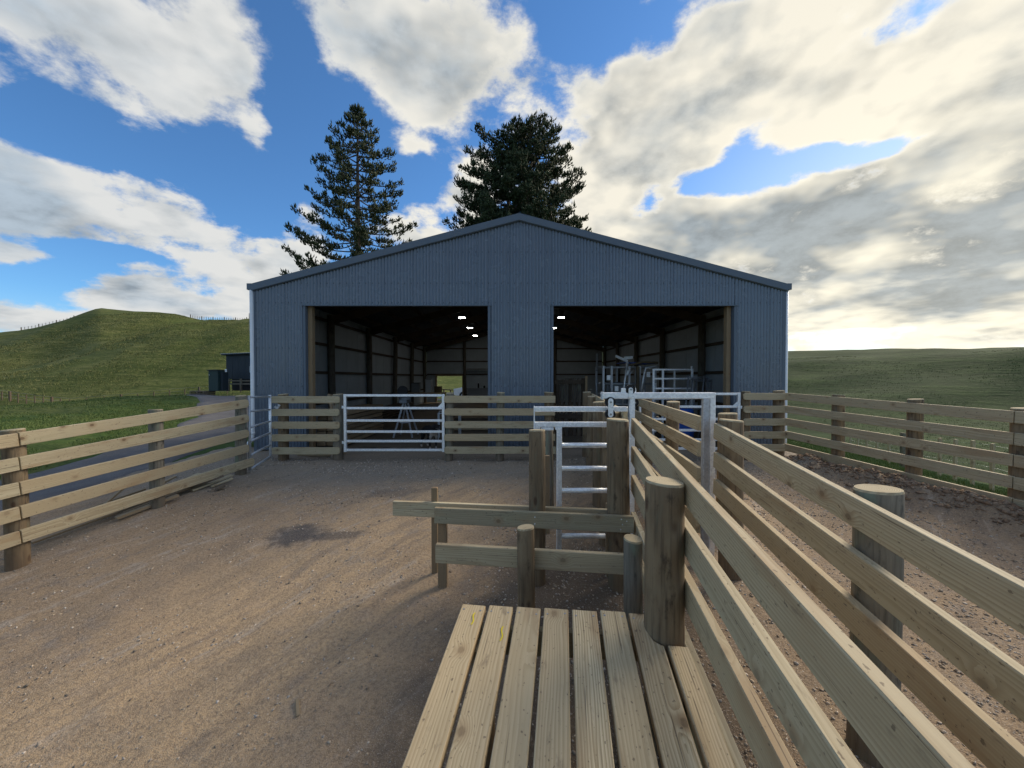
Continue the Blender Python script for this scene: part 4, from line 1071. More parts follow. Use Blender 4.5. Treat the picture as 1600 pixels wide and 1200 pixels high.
one('headbail_lever', cc, 'galv', lambda mb: mb.tube([(3.45, 12.0, .9), (3.52, 12.0, 1.6), (3.62, 12.05, 2.25)], .03, 8), True)
one('headbail_lever', cc, 'galv', lambda mb: mb.tube([(4.02, 11.98, 1.2), (4.1, 11.98, 1.75), (4.18, 12.02, 2.05), (4.55, 12.02, 2.12)], .032, 8), True)
one('lever_handle', cc, 'galv', lambda mb: mb.beam((3.22, 11.95, 2.42), (3.62, 12.05, 2.26), .075, .05))
one('lever_handle', cc, 'galv', lambda mb: mb.beam((3.50, 12.0, 2.36), (3.78, 12.05, 2.38), .09, .06))
one('drum_guard', cc, 'galv_dark', lambda mb: mb.box((3.38, 12.7, .95), (.7, .75, 1.3), None, .02))
one('wooden_post', cc, 'rust_brown', lambda mb: mb.box((3.93, 12.0, 1.1), (.09, .09, 2.0), None, .006))
one('blue_roof', cc, 'blue_plastic', lambda mb: mb.box((4.1, 12.8, 2.22), (1.0, .9, .03), Matrix.Rotation(.04, 3, 'Y').to_euler(), .004))
one('top_hose', cc, 'rust_brown', lambda mb: mb.tube([(3.7, 12.1, 2.14), (4.1, 12.1, 2.24), (4.6, 12.1, 2.22)], .035, 8), True)
for i in range(9):
    xq = 2.95+random.random()*1.6; yq = random.uniform(12.0, 12.2); zq = random.uniform(.8, 1.9)
    one('linkage_rod', cc, random.choice(('galv', 'galv_dull', 'galv')), lambda mb: mb.tube([(xq, yq, zq), (xq+random.uniform(-.25, .25), yq+.03, zq+random.uniform(-.5, .5))], .02, 7), True)
for (xq, zq) in ((3.05, 1.75), (3.3, 1.4), (3.62, 1.9), (4.3, 1.85), (4.5, 1.5)):
    one('hinge_plate', cc, 'galv', lambda mb: mb.box((xq, 12.12, zq), (.12, .03, .16), None, .006))
gp = thing('stock_panel', 'bright galvanised stock panel frame standing in front of the cattle crush', 'stock panel', (4.6, 11.2, 0))
xa, xb, yy = 4.05, 5.22, 11.0
for x in (xa, xa+.27, xb-.06): one('upright', gp, 'galv', lambda mb: mb.box((x, yy, 1.0), (.055, .05, 1.98), None, .005))
one('upright', gp, 'galv', lambda mb: mb.box((4.78, yy+.3, 1.0), (.045, .04, 1.9), None, .005))
for z in (.25, .55, .85, 1.14, 1.44, 1.72, 1.98): one('rail', gp, 'galv', lambda mb: mb.box(((xa+xb)/2-.03, yy, z), (xb-xa, .045, .05), None, .005))
one('lug', gp, 'galv', lambda mb: mb.box((xb-.08, yy, 2.04), (.045, .03, .09), None, .004))
dr = thing('blue_drum', 'blue plastic drum standing behind the right farm gate', 'drum', (4.75, 10.4, 0))
def drum(mb):
    pr = [(0, .27), (.02, .29), (.25, .29), (.27, .30), (.30, .29), (.58, .29), (.60, .30), (.63, .29), (.86, .28), (.9, .25), (.9, .0)]
    n = 22; V = []; F = []
    for (z, r) in pr:
        for i in range(n): V.append((4.62+r*math.cos(2*math.pi*i/n), 10.4+r*math.sin(2*math.pi*i/n), z+.02))
    for j in range(len(pr)-1):
        for i in range(n): F.append([j*n+i, j*n+(i+1) % n, (j+1)*n+(i+1) % n, (j+1)*n+i])
    mb.add(V, F)
one('body', dr, 'blue_plastic', drum, True)
for a in (0, 1): one('bung', dr, 'black_rubber', lambda mb: mb.cyl((4.55+a*.16, 10.4, .915), (4.55+a*.16, 10.4, .95), .035, 10))
sp = thing('gate_stack', 'dark folded gates leaning on the right jamb post inside the shed', 'gate', (5.0, 10.0, 0))
for i, dx_ in enumerate((-.30, -.12, .06)):
    xa, xb = 4.98+dx_*.9, 4.80+dx_*.9
    for (a, b_) in ((0.0, 0.0), (.42, 0)):
        one('stile', sp, 'galv_dark', lambda mb: mb.tube([(xb+a, 10.2+i*.12, .02), (xa+a+.05, 10.35+i*.12, 1.80-.05*i)], .022, 8), True)
    for z in (.4, .9, 1.35, 1.76-.05*i): one('rail', sp, 'galv_dark', lambda mb: mb.tube([(xb+.10*z, 10.2+i*.12+.07*z, z), (xb+.44+.10*z, 10.2+i*.12+.07*z, z)], .018, 8), True)
# dark timber pen at the right bay's left edge
pn = thing('dark_pen', 'old dark timber pen of upright boards beside the race in the shed', 'pen', (1.6, 11.2, 0))
for i in range(7):
    x = 1.36+i*.125
    one('board', pn, 'post_old' if i % 3 else 'dark_timber', lambda mb: mb.box((x, 11.4+random.uniform(-.05, .05), .86), (.10, .045, 1.72+random.uniform(-.06, .05)), None, .004))
one('rail', pn, 'dark_timber', lambda mb: mb.box((1.74, 11.36, 1.62), (.95, .06, .12), None, .004))
one('rail', pn, 'dark_timber', lambda mb: mb.box((1.74, 11.36, .6), (.95, .06, .12), None, .004))
one('corner_post', pn, 'frame_timber', lambda mb: mb.box((2.18, 11.3, .9), (.07, .07, 1.8), None, .004))
pz = thing('upright_pipe', 'thin pale pipe standing upright deep in the right bay', 'pipe', (2.8, 12.9, 0))
one('tube', pz, 'galv_dull', lambda mb: mb.cyl((2.85, 12.9, 0), (2.85, 12.9, 2.55), .024, 10), True)
one('base_plate', pz, 'galv_dark', lambda mb: mb.box((2.85, 12.9, .02), (.2, .2, .03)))
one('clip', pz, 'galv_dark', lambda mb: mb.box((2.85, 12.89, 2.0), (.08, .07, .03)))

# ------------------------------------------------------------------ dog
def skin_figure(name, joints, edges, mat, parent, loc, rot, sub=2, root=0):
    me = bpy.data.meshes.new(name); me.from_pydata([j[0] for j in joints], edges, [])
    me.materials.append(MAT[mat]); o = bpy.data.objects.new(name, me); COL.objects.link(o)
    o.parent = parent; o.location = loc; o.rotation_euler = rot
    o.modifiers.new('skin', 'SKIN').use_smooth_shade = True
    for i, j in enumerate(joints):
        r = j[1]; me.skin_vertices[0].data[i].radius = r if isinstance(r, tuple) else (r, r)
    me.skin_vertices[0].data[root].use_root = True
    s = o.modifiers.new('sub', 'SUBSURF'); s.levels = sub; s.render_levels = sub
    return o
dog = thing('dog', 'black dog with white chest standing behind the left farm gate', 'dog', (-1.98, 9.35, .012))
dog.rotation_euler = (0, 0, R(38))
J = [((0, .34, .47), .085), ((0, .18, .47), .105), ((0, 0, .455), .12), ((0, -.10, .44), .115), ((0, -.19, .50), .075), ((0, -.26, .575), .068), ((0, -.33, .575), .055), ((0, -.40, .545), .034), ((0, -.445, .54), .026),
     ((.075, -.12, .34), .05), ((.08, -.10, .22), .034), ((.08, -.12, .10), .024), ((.08, -.12, .03), .024), ((.08, -.155, .02), .024),
     ((-.075, -.12, .34), .05), ((-.08, -.10, .22), .034), ((-.08, -.12, .10), .024), ((-.08, -.12, .03), .024), ((-.08, -.155, .02), .024),
     ((.075, .32, .38), .065), ((.085, .25, .26), .045), ((.085, .38, .16), .026), ((.085, .36, .04), .024), ((.085, .32, .02), .024),
     ((-.075, .32, .38), .065), ((-.085, .25, .26), .045), ((-.085, .38, .16), .026), ((-.085, .36, .04), .024), ((-.085, .32, .02), .024),
     ((0, .43, .45), .03), ((0, .52, .36), .022), ((0, .60, .33), .012)]
E = [(0, 1), (1, 2), (2, 3), (3, 4), (4, 5), (5, 6), (6, 7), (7, 8), (3, 9), (9, 10), (10, 11), (11, 12), (12, 13), (3, 14), (14, 15), (15, 16), (16, 17), (17, 18), (0, 19), (19, 20), (20, 21), (21, 22), (22, 23), (0, 24), (24, 25), (25, 26), (26, 27), (27, 28), (0, 29), (29, 30), (30, 31)]
skin_figure('body', J, E, 'fur', dog, (0, 0, 0), (0, 0, 0), 2, 2)
def dogpart(name, mat, V, F, smooth=False):
    me = bpy.data.meshes.new(name); me.from_pydata(V, [], F); me.materials.append(MAT[mat]); o = bpy.data.objects.new(name, me); COL.objects.link(o); o.parent = dog; return o
for s in (-1, 1):
    dogpart('ear', 'black_rubber', [(s*.03, -.26, .63), (s*.07, -.24, .61), (s*.05, -.29, .61), (s*.105, -.275, .60), (s*.10, -.30, .545)], [[0, 1, 3, 2], [2, 3, 4], [1, 4, 3], [0, 2, 4, 1]])
    mb = MB(); mb.tube([(s*.030, -.372, .592), (s*.031, -.384, .592)], [.009, .004], 8); dogpart('eye', 'dog_eye', mb.V, mb.F)
mb = MB(); mb.tube([(0, -.455, .552), (0, -.476, .55)], [.016, .009], 8); dogpart('nose', 'black_rubber', mb.V, mb.F)

# ------------------------------------------------------------------ beyond the rear doorway: car, fence
car = thing('parked_car', 'white car with black bumper seen through the rear doorway', 'car', (-3.3, 32.5, 0))
zg = float(terr_z(np.array([-3.3]), np.array([32.5]))[0])+.05; car.location.z = zg
prof = [(-2.2, .45), (-2.2, .75), (-2.05, .92), (-1.25, 1.02), (-.55, 1.62), (1.2, 1.66), (2.0, 1.1), (2.2, 1.0), (2.2, .4), (-2.1, .35)]
cx, cy = -2.6, 32.5
def carbody(mb):
    n = len(prof); V = []
    for (yy, ins) in ((-.88, .0), (.88, .0)):
        for (x, z) in prof: V.append((cx+x, cy+yy*(.86 if z > 1.2 else 1), zg+z))
    mb.add(V, [list(range(n)), list(range(n, 2*n))[::-1]]+[[i, (i+1) % n, n+(i+1) % n, n+i] for i in range(n)])
one('body', car, 'car_white', carbody)
for s in (-1, 1):
    for x in (-1.4, 1.35):
        wl = one('wheel', car, 'black_rubber', lambda mb: mb.cyl((cx+x, cy+s*.72, zg+.34), (cx+x, cy+s*.92, zg+.34), .34, 18))
        one('rim', wl, 'galv_dull', lambda mb: mb.cyl((cx+x, cy+s*.90, zg+.34), (cx+x, cy+s*.93, zg+.34), .2, 14))
    one('side_window', car, 'car_glass', lambda mb: mb.add([(cx-.95, cy+s*.885, zg+1.1), (cx+1.5, cy+s*.885, zg+1.12), (cx+1.15, cy+s*.80, zg+1.55), (cx-.45, cy+s*.80, zg+1.55)], [[0, 1, 2, 3]]))
    one('headlight', car, 'galv', lambda mb: mb.box((cx-2.14, cy+s*.65, zg+.82), (.16, .34, .14), None, .02))
one('bumper', car, 'black_rubber', lambda mb: mb.box((cx-2.18, cy, zg+.52), (.16, 1.74, .32), None, .03))
one('windscreen', car, 'car_glass', lambda mb: mb.add([(cx-1.22, cy-.7, zg+1.06), (cx-1.22, cy+.7, zg+1.06), (cx-.60, cy+.64, zg+1.60), (cx-.60, cy-.64, zg+1.60)], [[0, 1, 2, 3]]))
rf = thing('paddock_fence', 'dark post and rail fence seen through the rear doorway', 'fence', (-7, 42, 0))
for i in range(9):
    x = -8.2+i*.75; y = 42; z0 = float(terr_z(np.array([x]), np.array([y]))[0])
    post(rf, x, y, z0+1.3, z0, .16, 'post_old', n=10)
z0 = float(terr_z(np.array([-5.2]), np.array([42.]))[0])
for zz in (.5, .9, 1.25): board(rf, (-8.3, 41.9, float(terr_z(np.array([-8.3]), np.array([42.]))[0])+zz), (-2.1, 41.9, float(terr_z(np.array([-2.1]), np.array([42.]))[0])+zz), .1, .04, 'dark_timber')

# ------------------------------------------------------------------ hut, cabinet, bits up the drive
HZ0 = float(terr_z(np.array([-21.]), np.array([30.]))[0])
def on(px, py, y): return Vector(((px-800)/600*y, y, CZ-(py-590)/600*y))
YH = 30.0
hx0 = (354-800)/600*YH; hx1 = hx0+6.0
hz1, hz0 = CZ+(590-555)/600*YH, CZ-(592.5-590)/600*YH
hut = thing('site_hut', 'dark navy flat-roofed hut on stilts up the gravel drive', 'hut', (hx0+3, YH, .9))
for i in range(12):
    a = hx0+.5*i; one('wall_board', hut, 'hut_paint', lambda mb: mb.box((a+.25, YH, (hz0+hz1)/2), (.494, .06, hz1-hz0), None, .006))
one('side_wall', hut, 'hut_paint', lambda mb: mb.box((hx0+.0, YH+1.5, (hz0+hz1)/2), (.08, 2.95, hz1-hz0-.02), None, .01))
one('roof', hut, 'hut_paint', lambda mb: mb.beam((hx0-.2, YH+1.4, hz1+.03), (hx1+.2, YH+1.4, hz1+.30), .10, 3.4, .02))
one('roof_trim', hut, 'galv_dull', lambda mb: mb.beam((hx0-.22, YH-.32, hz1+.085), (hx1+.2, YH-.32, hz1+.355), .03, .04, .004))
w_ = one('window', hut, 'galv_dull', lambda mb: mb.box((hx0+2.10, YH-.05, 1.95+.45), (.5, .06, .46), None, .008))
one('pane', w_, 'car_glass', lambda mb: mb.box((hx0+2.10, YH-.085, 1.95+.45), (.40, .02, .36)))
zb_ = .75
for i in range(5): one('stilt', hut, 'post_grey', lambda mb: mb.box((hx0+.25+i*.95, YH-.12, (zb_+hz0)/2), (.12, .12, hz0-zb_+.1), None, .006))
for z in (hz0-.12, hz0-.36): one('deck_rail', hut, 'post_grey', lambda mb: mb.box((hx0+2.2, YH-.19, z), (4.2, .03, .11), None, .004))
one('underfloor_shade_box', hut, 'black_rubber', lambda mb: mb.box((hx0+2.5, YH+1.5, (zb_+hz0)/2), (4.6, 2.4, hz0-zb_+.05)))  # black box added to stand in for the shade under the hut
YC = 28.0; c0 = on(325.5, 604.5, YC); c1 = on(340.5, 579, YC)
cab = thing('green_cabinet', 'dark green box cabinet standing on the grass beside the hut', 'cabinet', (c0.x+.3, YC, c0.z))
one('box', cab, 'cabinet_green', lambda mb: mb.box(((c0.x+c1.x)/2, YC+.4, (c0.z-.3+c1.z)/2), (c1.x-c0.x, .8, c1.z-c0.z+.3), None, .02))
one('lid', cab, 'hut_paint', lambda mb: mb.box(((c0.x+c1.x)/2, YC+.4, c1.z+.03), (c1.x-c0.x+.12, .95, .06), None, .01))
one('side_bay', cab, 'hut_paint', lambda mb: mb.box((c1.x+.09, YC+.5, (c0.z-.3+c1.z)/2-.05), (.18, .6, c1.z-c0.z+.2), None, .02))
one('vent_pipe', cab, 'pvc_white', lambda mb: mb.cyl((c1.x+.22, YC+.5, c1.z-.1), (c1.x+.22, YC+.5, c1.z+.12), .06, 10))
one('handle', cab, 'pvc_white', lambda mb: mb.box((c0.x+.09, YC-.02, c1.z-.32), (.04, .03, .05)))
pl = thing('pallet_stack', 'pale timber pallets lying beside the green cabinet', 'pallet', (-22.8, 28.5, .9))
zc2 = float(terr_z(np.array([-22.9]), np.array([28.]))[0])
for k in range(3):
    for i in range(5): one('slat', pl, 'post_grey', lambda mb: mb.box((-22.75+.02*k, 27.7+i*.24, zc2+.12+k*.15), (1.1, .12, .03), None, .004))
    for i in range(3): one('block_runner', pl, 'post_grey', lambda mb: mb.box((-23.2+i*.48, 28.2, zc2+.06+k*.15), (.08, 1.1, .09), None, .004))
ap = thing('antenna_post', 'tall thin lattice post on the hillside behind the hut', 'post', (-46, 68, 0))
za_ = float(terr_z(np.array([-46.]), np.array([68.]))[0])
for dx_ in (-.18, .18): one('pole', ap, 'post_grey', lambda mb: mb.cyl((-46.3+dx_, 68, za_-.3), (-46.3+dx_*.6, 68, max(11.4, za_+3.0)), .05, 6))
for i in range(9): one('rung', ap, 'post_grey', lambda mb: mb.beam((-46.5, 68, za_+.3+i*(max(11.4, za_+3.0)-za_-.6)/9), (-46.1, 68, za_+.55+i*(max(11.4, za_+3.0)-za_-.6)/9), .04, .04))

# ------------------------------------------------------------------ timber offcuts by the left fence
OFFL = ['long thin pale batten slid under the bottom rail of the long fence', 'flat pale board beside the grey-green fence post', 'broad grey offcut propped behind the grey-green fence post', 'short split offcut at the far end of the offcut pile', 'weathered offcut lying across the middle of the offcut pile', 'stubby pale offcut standing proud of the offcut pile',
       'grey offcut on the drive side of the offcut pile', 'small bright offcut at the pipe gate end of the pile', 'thin offcut tilted over the end of the pile', 'dark offcut at the bottom of the pile', 'narrow batten on top of the offcut pile', 'square block lying beside the offcut pile', 'cracked board under the grey-green post', 'bent strip of timber on the offcut pile']
OFFP = [((-5.95, 4.72), (-5.28, 6.3), .05), ((-5.55, 5.45), (-5.15, 6.45), .06), ((-5.85, 5.75), (-5.5, 6.25), .22), ((-5.2, 6.2), (-4.95, 6.75), .06), ((-5.6, 5.9), (-5.0, 6.45), .12), ((-5.95, 5.45), (-5.8, 5.75), .28),
       ((-6.2, 5.5), (-5.7, 5.95), .14), ((-5.0, 6.35), (-4.82, 6.6), .06), ((-5.35, 6.15), (-4.9, 6.5), .14), ((-5.7, 5.6), (-5.25, 6.35), .03), ((-5.65, 5.75), (-5.3, 6.5), .17), ((-4.85, 6.25), (-4.75, 6.33), .05), ((-5.5, 5.3), (-5.2, 5.95), .04), ((-6.1, 5.1), (-5.55, 5.65), .10)]
for (a, b_, up), lab in zip(OFFP, OFFL):
    z0 = gz(*a)+.03; z1 = gz(*b_)+up+.02
    tag(board(None, (*a, z0), (*b_, z1), random.choice((.025, .04)), random.choice((.08, .11, .06)), random.choice(('pine_rail', 'post_grey', 'ply', 'frame_timber')), 'timber_offcut'), lab, 'offcut', 'timber offcuts by the left fence')
wc = tag(board(None, (-1.42, 2.50, gz(-1.4, 2.5)+.018), (-1.345, 2.38, gz(-1.35, 2.4)+.015), .018, .025, 'frame_timber', 'wood_chip'), 'single split wood chip lying on the open dirt', 'wood chip')

# ------------------------------------------------------------------ wire fence on the right, ridge fences
wf = thing('wire_fence', 'wire fence with thin pale battens below the right timber fence', 'fence', (12, 10, -1))
def wpt(s): return np.interp(s, [0, .45, 1], [9.6, 11.1, 17]), np.interp(s, [0, .45, 1], [6.2, 10, 20])
top = []
for i in range(17):
    s = i/16; x, y = wpt(s); z0 = float(terr_z(np.array([x]), np.array([y]))[0])
    if i % 6 == 3: post(wf, x, y, z0+1.12, z0, .15, 'post_grey', n=10)
    else: board(wf, (x, y, z0-.05), (x, y, z0+1.05+jit(.03)), .055, .065, 'pine_rail', 'batten', up=(0, 1, 0))
    top.append((x, y, z0))
for k in range(6): one('wire', wf, 'galv_dull', lambda mb: mb.tube([(a, b_, c_+.2+k*.16) for (a, b_, c_) in top], .0025, 4))
def ridge_fence(label, pts, n, h):
    f = thing('ridge_fence', label, 'fence', (pts[0][0], pts[0][1], 0))
    P_ = np.array(pts, float); s = np.r_[0, np.cumsum(np.hypot(*np.diff(P_, axis=0).T))]; tt = np.linspace(0, s[-1], n)
    xs = np.interp(tt, s, P_[:, 0]); ys = np.interp(tt, s, P_[:, 1]); zs = terr_z(xs, ys)
    mb = MB()
    for i, (x, y, z) in enumerate(zip(xs, ys, zs)):
        w = .15 if i % 5 == 0 else .07; mb.box((x, y, z+h/2-.1), (w, w, h+(.25 if i % 5 == 0 else 0)))
    p_ = mb.build('posts', 'post_old', f); p_['kind'] = 'stuff'
    for k in range(3): one('wire', f, 'galv_dark', lambda mb: mb.tube([(x, y, z+.4+k*.35) for x, y, z in zip(xs, ys, zs)], .012, 3))
ridge_fence('line of thin posts along the hilltop to the scar', [(-139, 109), (-124, 109)], 16, 1.4)
ridge_fence('close-set posts along the hill crest beside the shed roof', [(-91, 109), (-70, 109)], 34, 1.5)
ridge_fence('faint fence posts in the hollow at the foot of the hill', [(-62, 44), (-46, 40), (-38, 44), (-30, 47)], 26, 1.1)

# ------------------------------------------------------------------ trees
def norfolk(name, label, x, y, top, base, Lfn, nwh, seed, dens=1.0, leaders=((0, 0, 1.0),)):
    rg = np.random.default_rng(seed)
    zt = float(terr_z(np.array([x]), np.array([y]))[0])
    tree = thing(name, label, 'tree', (x, y, zt))
    tm = MB(); lm = MB(); TV = []; H = top-zt
    for (ox, oy, hf) in leaders:
        hh = H*hf
        tm.tube([(x+ox*.2, y+oy*.2, zt-.3), (x+ox*.6, y+oy*.6, zt+hh*.4), (x+ox, y+oy, zt+hh*.75), (x+ox, y+oy, zt+hh)], [.42, .32, .17, .03], 10)
        for w in range(nwh):
            f = w/(nwh-1); hz_ = base+(hh-base)*(f**.92)
            nb = int(rg.integers(5, 8)); a0 = rg.random()*6.28
            for b_ in range(nb):
                a = a0+b_*2*math.pi/nb+rg.normal()*.18
                L = Lfn(1-(hz_/H))*(rg.uniform(.82, 1.12)); L = max(L, .35)
                ca_, sa_ = math.cos(a), math.sin(a)
                hz2 = hz_+rg.normal()*.12
                droop = -.16*L+.20*L*f
                pts = []
                for k in range(7):
                    q = k/6; pts.append(Vector((x+ox+ca_*L*q, y+oy+sa_*L*q, zt+hz2+droop*math.sin(q*2.2)*1.0+.22*L*q**3)))
                lm.tube(pts, [.06*(1-q/7)+.012 for q in range(7)], 5, cap=False)
                nside = int((5+L*3.4)*dens)
                for k in range(nside):
                    q = rg.uniform(.28 if f < .8 else .1, 1.0)**.8
                    c = pts[0].lerp(pts[6], q); i0 = min(5, int(q*6)); c = pts[i0].lerp(pts[i0+1], q*6-i0)
                    side = 1 if k % 2 else -1
                    sl = (.25+.30*L*(1-q*.75)*.6)*rg.uniform(.5, 1.1)
                    ta = a+side*rg.uniform(.55, 1.15)
                    tip = c+Vector((math.cos(ta)*sl, math.sin(ta)*sl, sl*rg.uniform(.0, .35)))
                    nt = max(1, int(sl/.26))
                    for u in range(nt):
                        cc = c.lerp(tip, (u+.6)/nt); TV.append((cc, ta))
                TV.append((pts[6], a)); TV.append((pts[6]+Vector((0, 0, .12)), a))
        for k in range(14): TV.append((Vector((x+ox+rg.normal()*.12, y+oy+rg.normal()*.12, zt+hh-rg.random()*1.0)), rg.random()*6.28))
    tm.build('trunk', 'bark', tree, True); lm.build('limbs', 'bark', tree)
    # tufts: a few upturned spiky ropes of needles
    n = len(TV); C = np.array([tuple(c[0]) for c in TV]); An = np.array([c[1] for c in TV])
    K = 6; V = []; F = []
    a = An[:, None]+rg.normal(size=(n, K))*.8; e_ = rg.uniform(.15, 1.15, (n, K)); l = rg.uniform(.20, .46, (n, K))
    d = np.stack([np.cos(a)*np.cos(e_), np.sin(a)*np.cos(e_), np.sin(e_)], -1)
    st_ = C[:, None, :]+rg.normal(size=(n, K, 3))*.09
    mid = st_+d*(l*.55)[..., None]; tip = mid+(d*.6+np.array([0, 0, .55]))*(l*.5)[..., None]
    sd_ = np.cross(d, rg.normal(size=(n, K, 3))); sd_ /= np.linalg.norm(sd_, axis=-1, keepdims=True); up_ = np.cross(d, sd_)
    r = .055
    vv = np.stack([st_, mid+sd_*r, mid-sd_*r*.5+up_*r*.87, mid-sd_*r*.5-up_*r*.87, tip], 2).reshape(-1, 3)-np.array([x, y, zt])
    N = n*K; base_ = np.arange(N)*5
    f_ = np.concatenate([np.stack([base_+i0, base_+i1, base_+i2], 1) for (i0, i1, i2) in ((0, 1, 2), (0, 2, 3), (0, 3, 1), (4, 2, 1), (4, 3, 2), (4, 1, 3))])
    me = bpy.data.meshes.new('crown'); me.vertices.add(len(vv)); me.vertices.foreach_set('co', vv.ravel())
    me.loops.add(len(f_)*3); me.loops.foreach_set('vertex_index', f_.ravel()); me.polygons.add(len(f_))
    me.polygons.foreach_set('loop_start', np.arange(len(f_))*3); me.update(calc_edges=True); me.materials.append(MAT['needles'])
    o = bpy.data.objects.new('crown', me); COL.objects.link(o); o.parent = tree
    return tree
prof1 = lambda q: float(np.interp(q, [0, .06, .14, .25, .38, .5, .7, 1], [.5, 1.4, 2.8, 3.9, 4.6, 5.5, 6.5, 6.2]))
prof2 = lambda q: float(np.interp(q, [0, .05, .12, .25, .38, .5, .7, 1], [1.2, 2.5, 3.8, 4.8, 5.3, 6.1, 6.9, 6.6]))
T1X, T1Y = (561-800)/600*38, 38.0
norfolk('norfolk_pine', 'tall slim conical pine tree with airy whorled branches behind the shed roof slope', T1X, T1Y, CZ+(590-183)/600*38, 7.0, prof1, 25, 3, .95)
T2Y = 37.0
norfolk('norfolk_pine', 'dense broad-crowned pine tree with a blunt top behind the shed ridge', (815-800)/600*T2Y, T2Y, CZ+(590-205)/600*T2Y, 8.0, prof2, 24, 5, 1.5, ((.9, 0, 1.0), (-1.3, .4, .93)))

# ------------------------------------------------------------------ loose stones, clods and grass
def stones(name, xs, ys, zs, sizes, mat, label, cat):
    n = len(xs); oct_ = np.array([(1, 0, 0), (-1, 0, 0), (0, 1, 0), (0, -1, 0), (0, 0, 1), (0, 0, -1)], float)
    fo = np.array([(0, 2, 4), (2, 1, 4), (1, 3, 4), (3, 0, 4), (2, 0, 5), (1, 2, 5), (3, 1, 5), (0, 3, 5)])
    s = sizes[:, None, None]*np.stack([rng.uniform(.6, 1.3, (n, 1)), rng.uniform(.6, 1.3, (n, 1)), rng.uniform(.35, .8, (n, 1))], -1)
    v = oct_[None]*s*rng.uniform(.7, 1.25, (n, 6, 1)); a = rng.random(n)*6.28; c_, s_ = np.cos(a)[:, None], np.sin(a)[:, None]
    tl = rng.normal(size=(n, 1))*.4
    vx = v[..., 0]*c_-v[..., 1]*s_; vy = v[..., 0]*s_+v[..., 1]*c_; vz = v[..., 2]+vx*tl
    V = np.stack([vx+xs[:, None], vy+ys[:, None], vz+zs[:, None]], -1).reshape(-1, 3)
    F = (fo[None]+np.arange(n)[:, None, None]*6).reshape(-1, 3)
    me = bpy.data.meshes.new(name); me.vertices.add(len(V)); me.vertices.foreach_set('co', V.ravel())
    me.loops.add(len(F)*3); me.loops.foreach_set('vertex_index', F.ravel().astype(np.int32)); me.polygons.add(len(F))
    me.polygons.foreach_set('loop_start', np.arange(len(F))*3); me.update(calc_edges=True); me.materials.append(MAT[mat])
    o = bpy.data.objects.new(name, me); COL.objects.link(o); tag(o, label, cat, None, 'stuff'); return o
def yard_surface(xs, ys):
    j = np.clip(((ys-gy[0])/.055), 0, ny_-2).astype(int)
    l_ = GX2[j, 0]; r_ = GX2[j, -1]; i = np.clip((xs-l_)/(r_-l_)*(nx_-1), 0, nx_-2).astype(int)
    return GZ[j, i]
N = 80000
ys = 1.0+7.3*rng.random(N)**1.7; xs = rng.uniform(-1, 1, N)*np.minimum(6.3, 1.0+1.45*ys)
dm = fbm(xs*1.5+4, ys*1.5, 4)+.5+.28*sst(-1.2, 0.2, xs-.33*ys)+.15*sst(6.4, 8, ys); keep = rng.random(N) < np.clip((dm-.36)*2.6, .10, 1)
keep &= in_yard(xs, ys); xs, ys = xs[keep], ys[keep]
sz = .0032+.010*rng.random(len(xs))**3*(1+.06*ys)+.0008*ys
stones('loose_gravel', xs, ys, yard_surface(xs, ys)+sz*.15, sz, 'stone', 'loose stone chips scattered over the brown yard', 'gravel')
n = 6000; ys = rng.uniform(2.5, 7.8, n); xs = 6.45-.10*ys+rng.normal(size=n)*.20
sz = .008+.05*rng.random(n)**4
stones('soil_clods', xs, ys, yard_surface(np.minimum(xs, 6.6), ys)+.01, sz, 'clod', 'brown clods and stones heaped under the shaded right fence', 'soil')
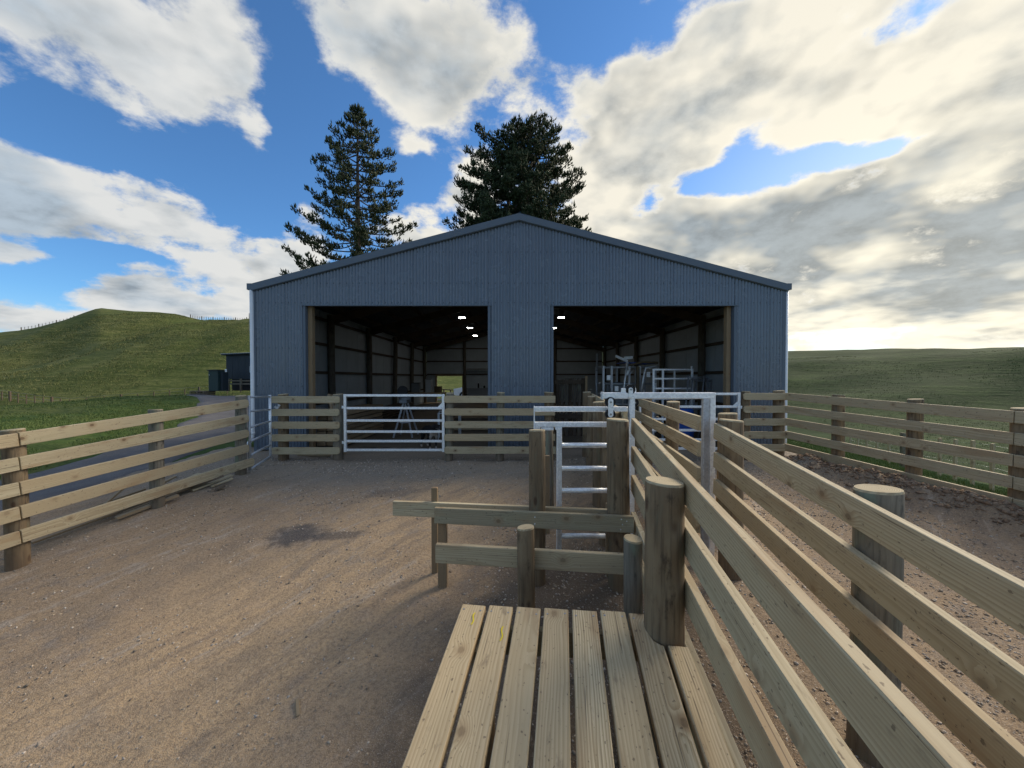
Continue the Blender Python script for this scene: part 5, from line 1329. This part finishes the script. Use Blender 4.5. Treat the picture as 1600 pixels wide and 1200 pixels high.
def grass(name, xs, ys, h0, h1, label, mat='grass_blade', spread=.05):
    n = len(xs); zs = terr_z(xs, ys); K = 5
    a = rng.random((n, K))*6.28; h = rng.uniform(h0, h1, (n, K)); ox = rng.normal(size=(n, K))*spread; oy = rng.normal(size=(n, K))*spread
    w = .004+.00035*np.hypot(xs, ys)[:, None]*np.ones((1, K)); ln = rng.uniform(.1, .7, (n, K))*h
    bx = xs[:, None]+ox; by = ys[:, None]+oy; z = zs[:, None]-.02
    p0 = np.stack([bx-w*np.cos(a), by-w*np.sin(a), z+0*a], -1); p1 = np.stack([bx+w*np.cos(a), by+w*np.sin(a), z+0*a], -1)
    p2 = np.stack([bx-ln*np.sin(a), by+ln*np.cos(a), z+h], -1)
    V = np.stack([p0, p1, p2], 2).reshape(-1, 3); F = np.arange(len(V)).reshape(-1, 3)
    me = bpy.data.meshes.new(name); me.vertices.add(len(V)); me.vertices.foreach_set('co', V.ravel())
    me.loops.add(len(V)); me.loops.foreach_set('vertex_index', F.ravel().astype(np.int32)); me.polygons.add(len(F))
    me.polygons.foreach_set('loop_start', np.arange(len(F))*3); me.update(calc_edges=True); me.materials.append(MAT[mat])
    o = bpy.data.objects.new(name, me); COL.objects.link(o); tag(o, label, 'grass', None, 'stuff')
n = 26000; ang = rng.uniform(-1.02, -.62, n); rd = 9+26*rng.random(n)**1.3
xs, ys = rd*np.sin(ang), rd*np.cos(ang)
drv = np.interp(ys, [-2, 3, 7, 9, 12.3, 17, 22, 27, 31], [-10.5, -9.4, -8.7, -9, -10.2, -12.4, -16, -20.5, -25]); wd = np.interp(ys, [0, 9, 17, 27, 31], [1.5, 1.3, 1.6, 3, 4.2])
pat = fbm(xs*.7, ys*.7, 3) > -.12
k = (xs < drv-wd) & pat; grass('bank_grass', xs[k], ys[k], .025, .085, 'short green grass on the bank left of the grey drive')
n = 16000; ang = rng.uniform(.62, 1.02, n); rd = 8.5+22*rng.random(n)**1.4
xs, ys = rd*np.sin(ang), rd*np.cos(ang); k = xs > 7.4
grass('valley_grass', xs[k], ys[k], .03, .13, 'green grass falling away below the right timber fence')

n = 20000; ang = rng.uniform(-1.0, -.55, n); rd = 45+85*rng.random(n)**.8
xs, ys = rd*np.sin(ang), rd*np.cos(ang); k = (fbm(xs*.12, ys*.12, 4) > -.10) & (ys < 109)
grass('hill_tussocks', xs[k], ys[k], .08, .26, 'tussocky rough grass over the big olive hill', 'tussock', .25)
n = 12000; ang = rng.uniform(.58, 1.0, n); rd = 34+190*rng.random(n)**1.2
xs, ys = rd*np.sin(ang), rd*np.cos(ang); k = fbm(xs*.06, ys*.06, 4) > -.06
grass('valley_tussocks', xs[k], ys[k], .06, .20, 'rough grass clumps on the dark rolling hills across the valley', 'tussock', .3)
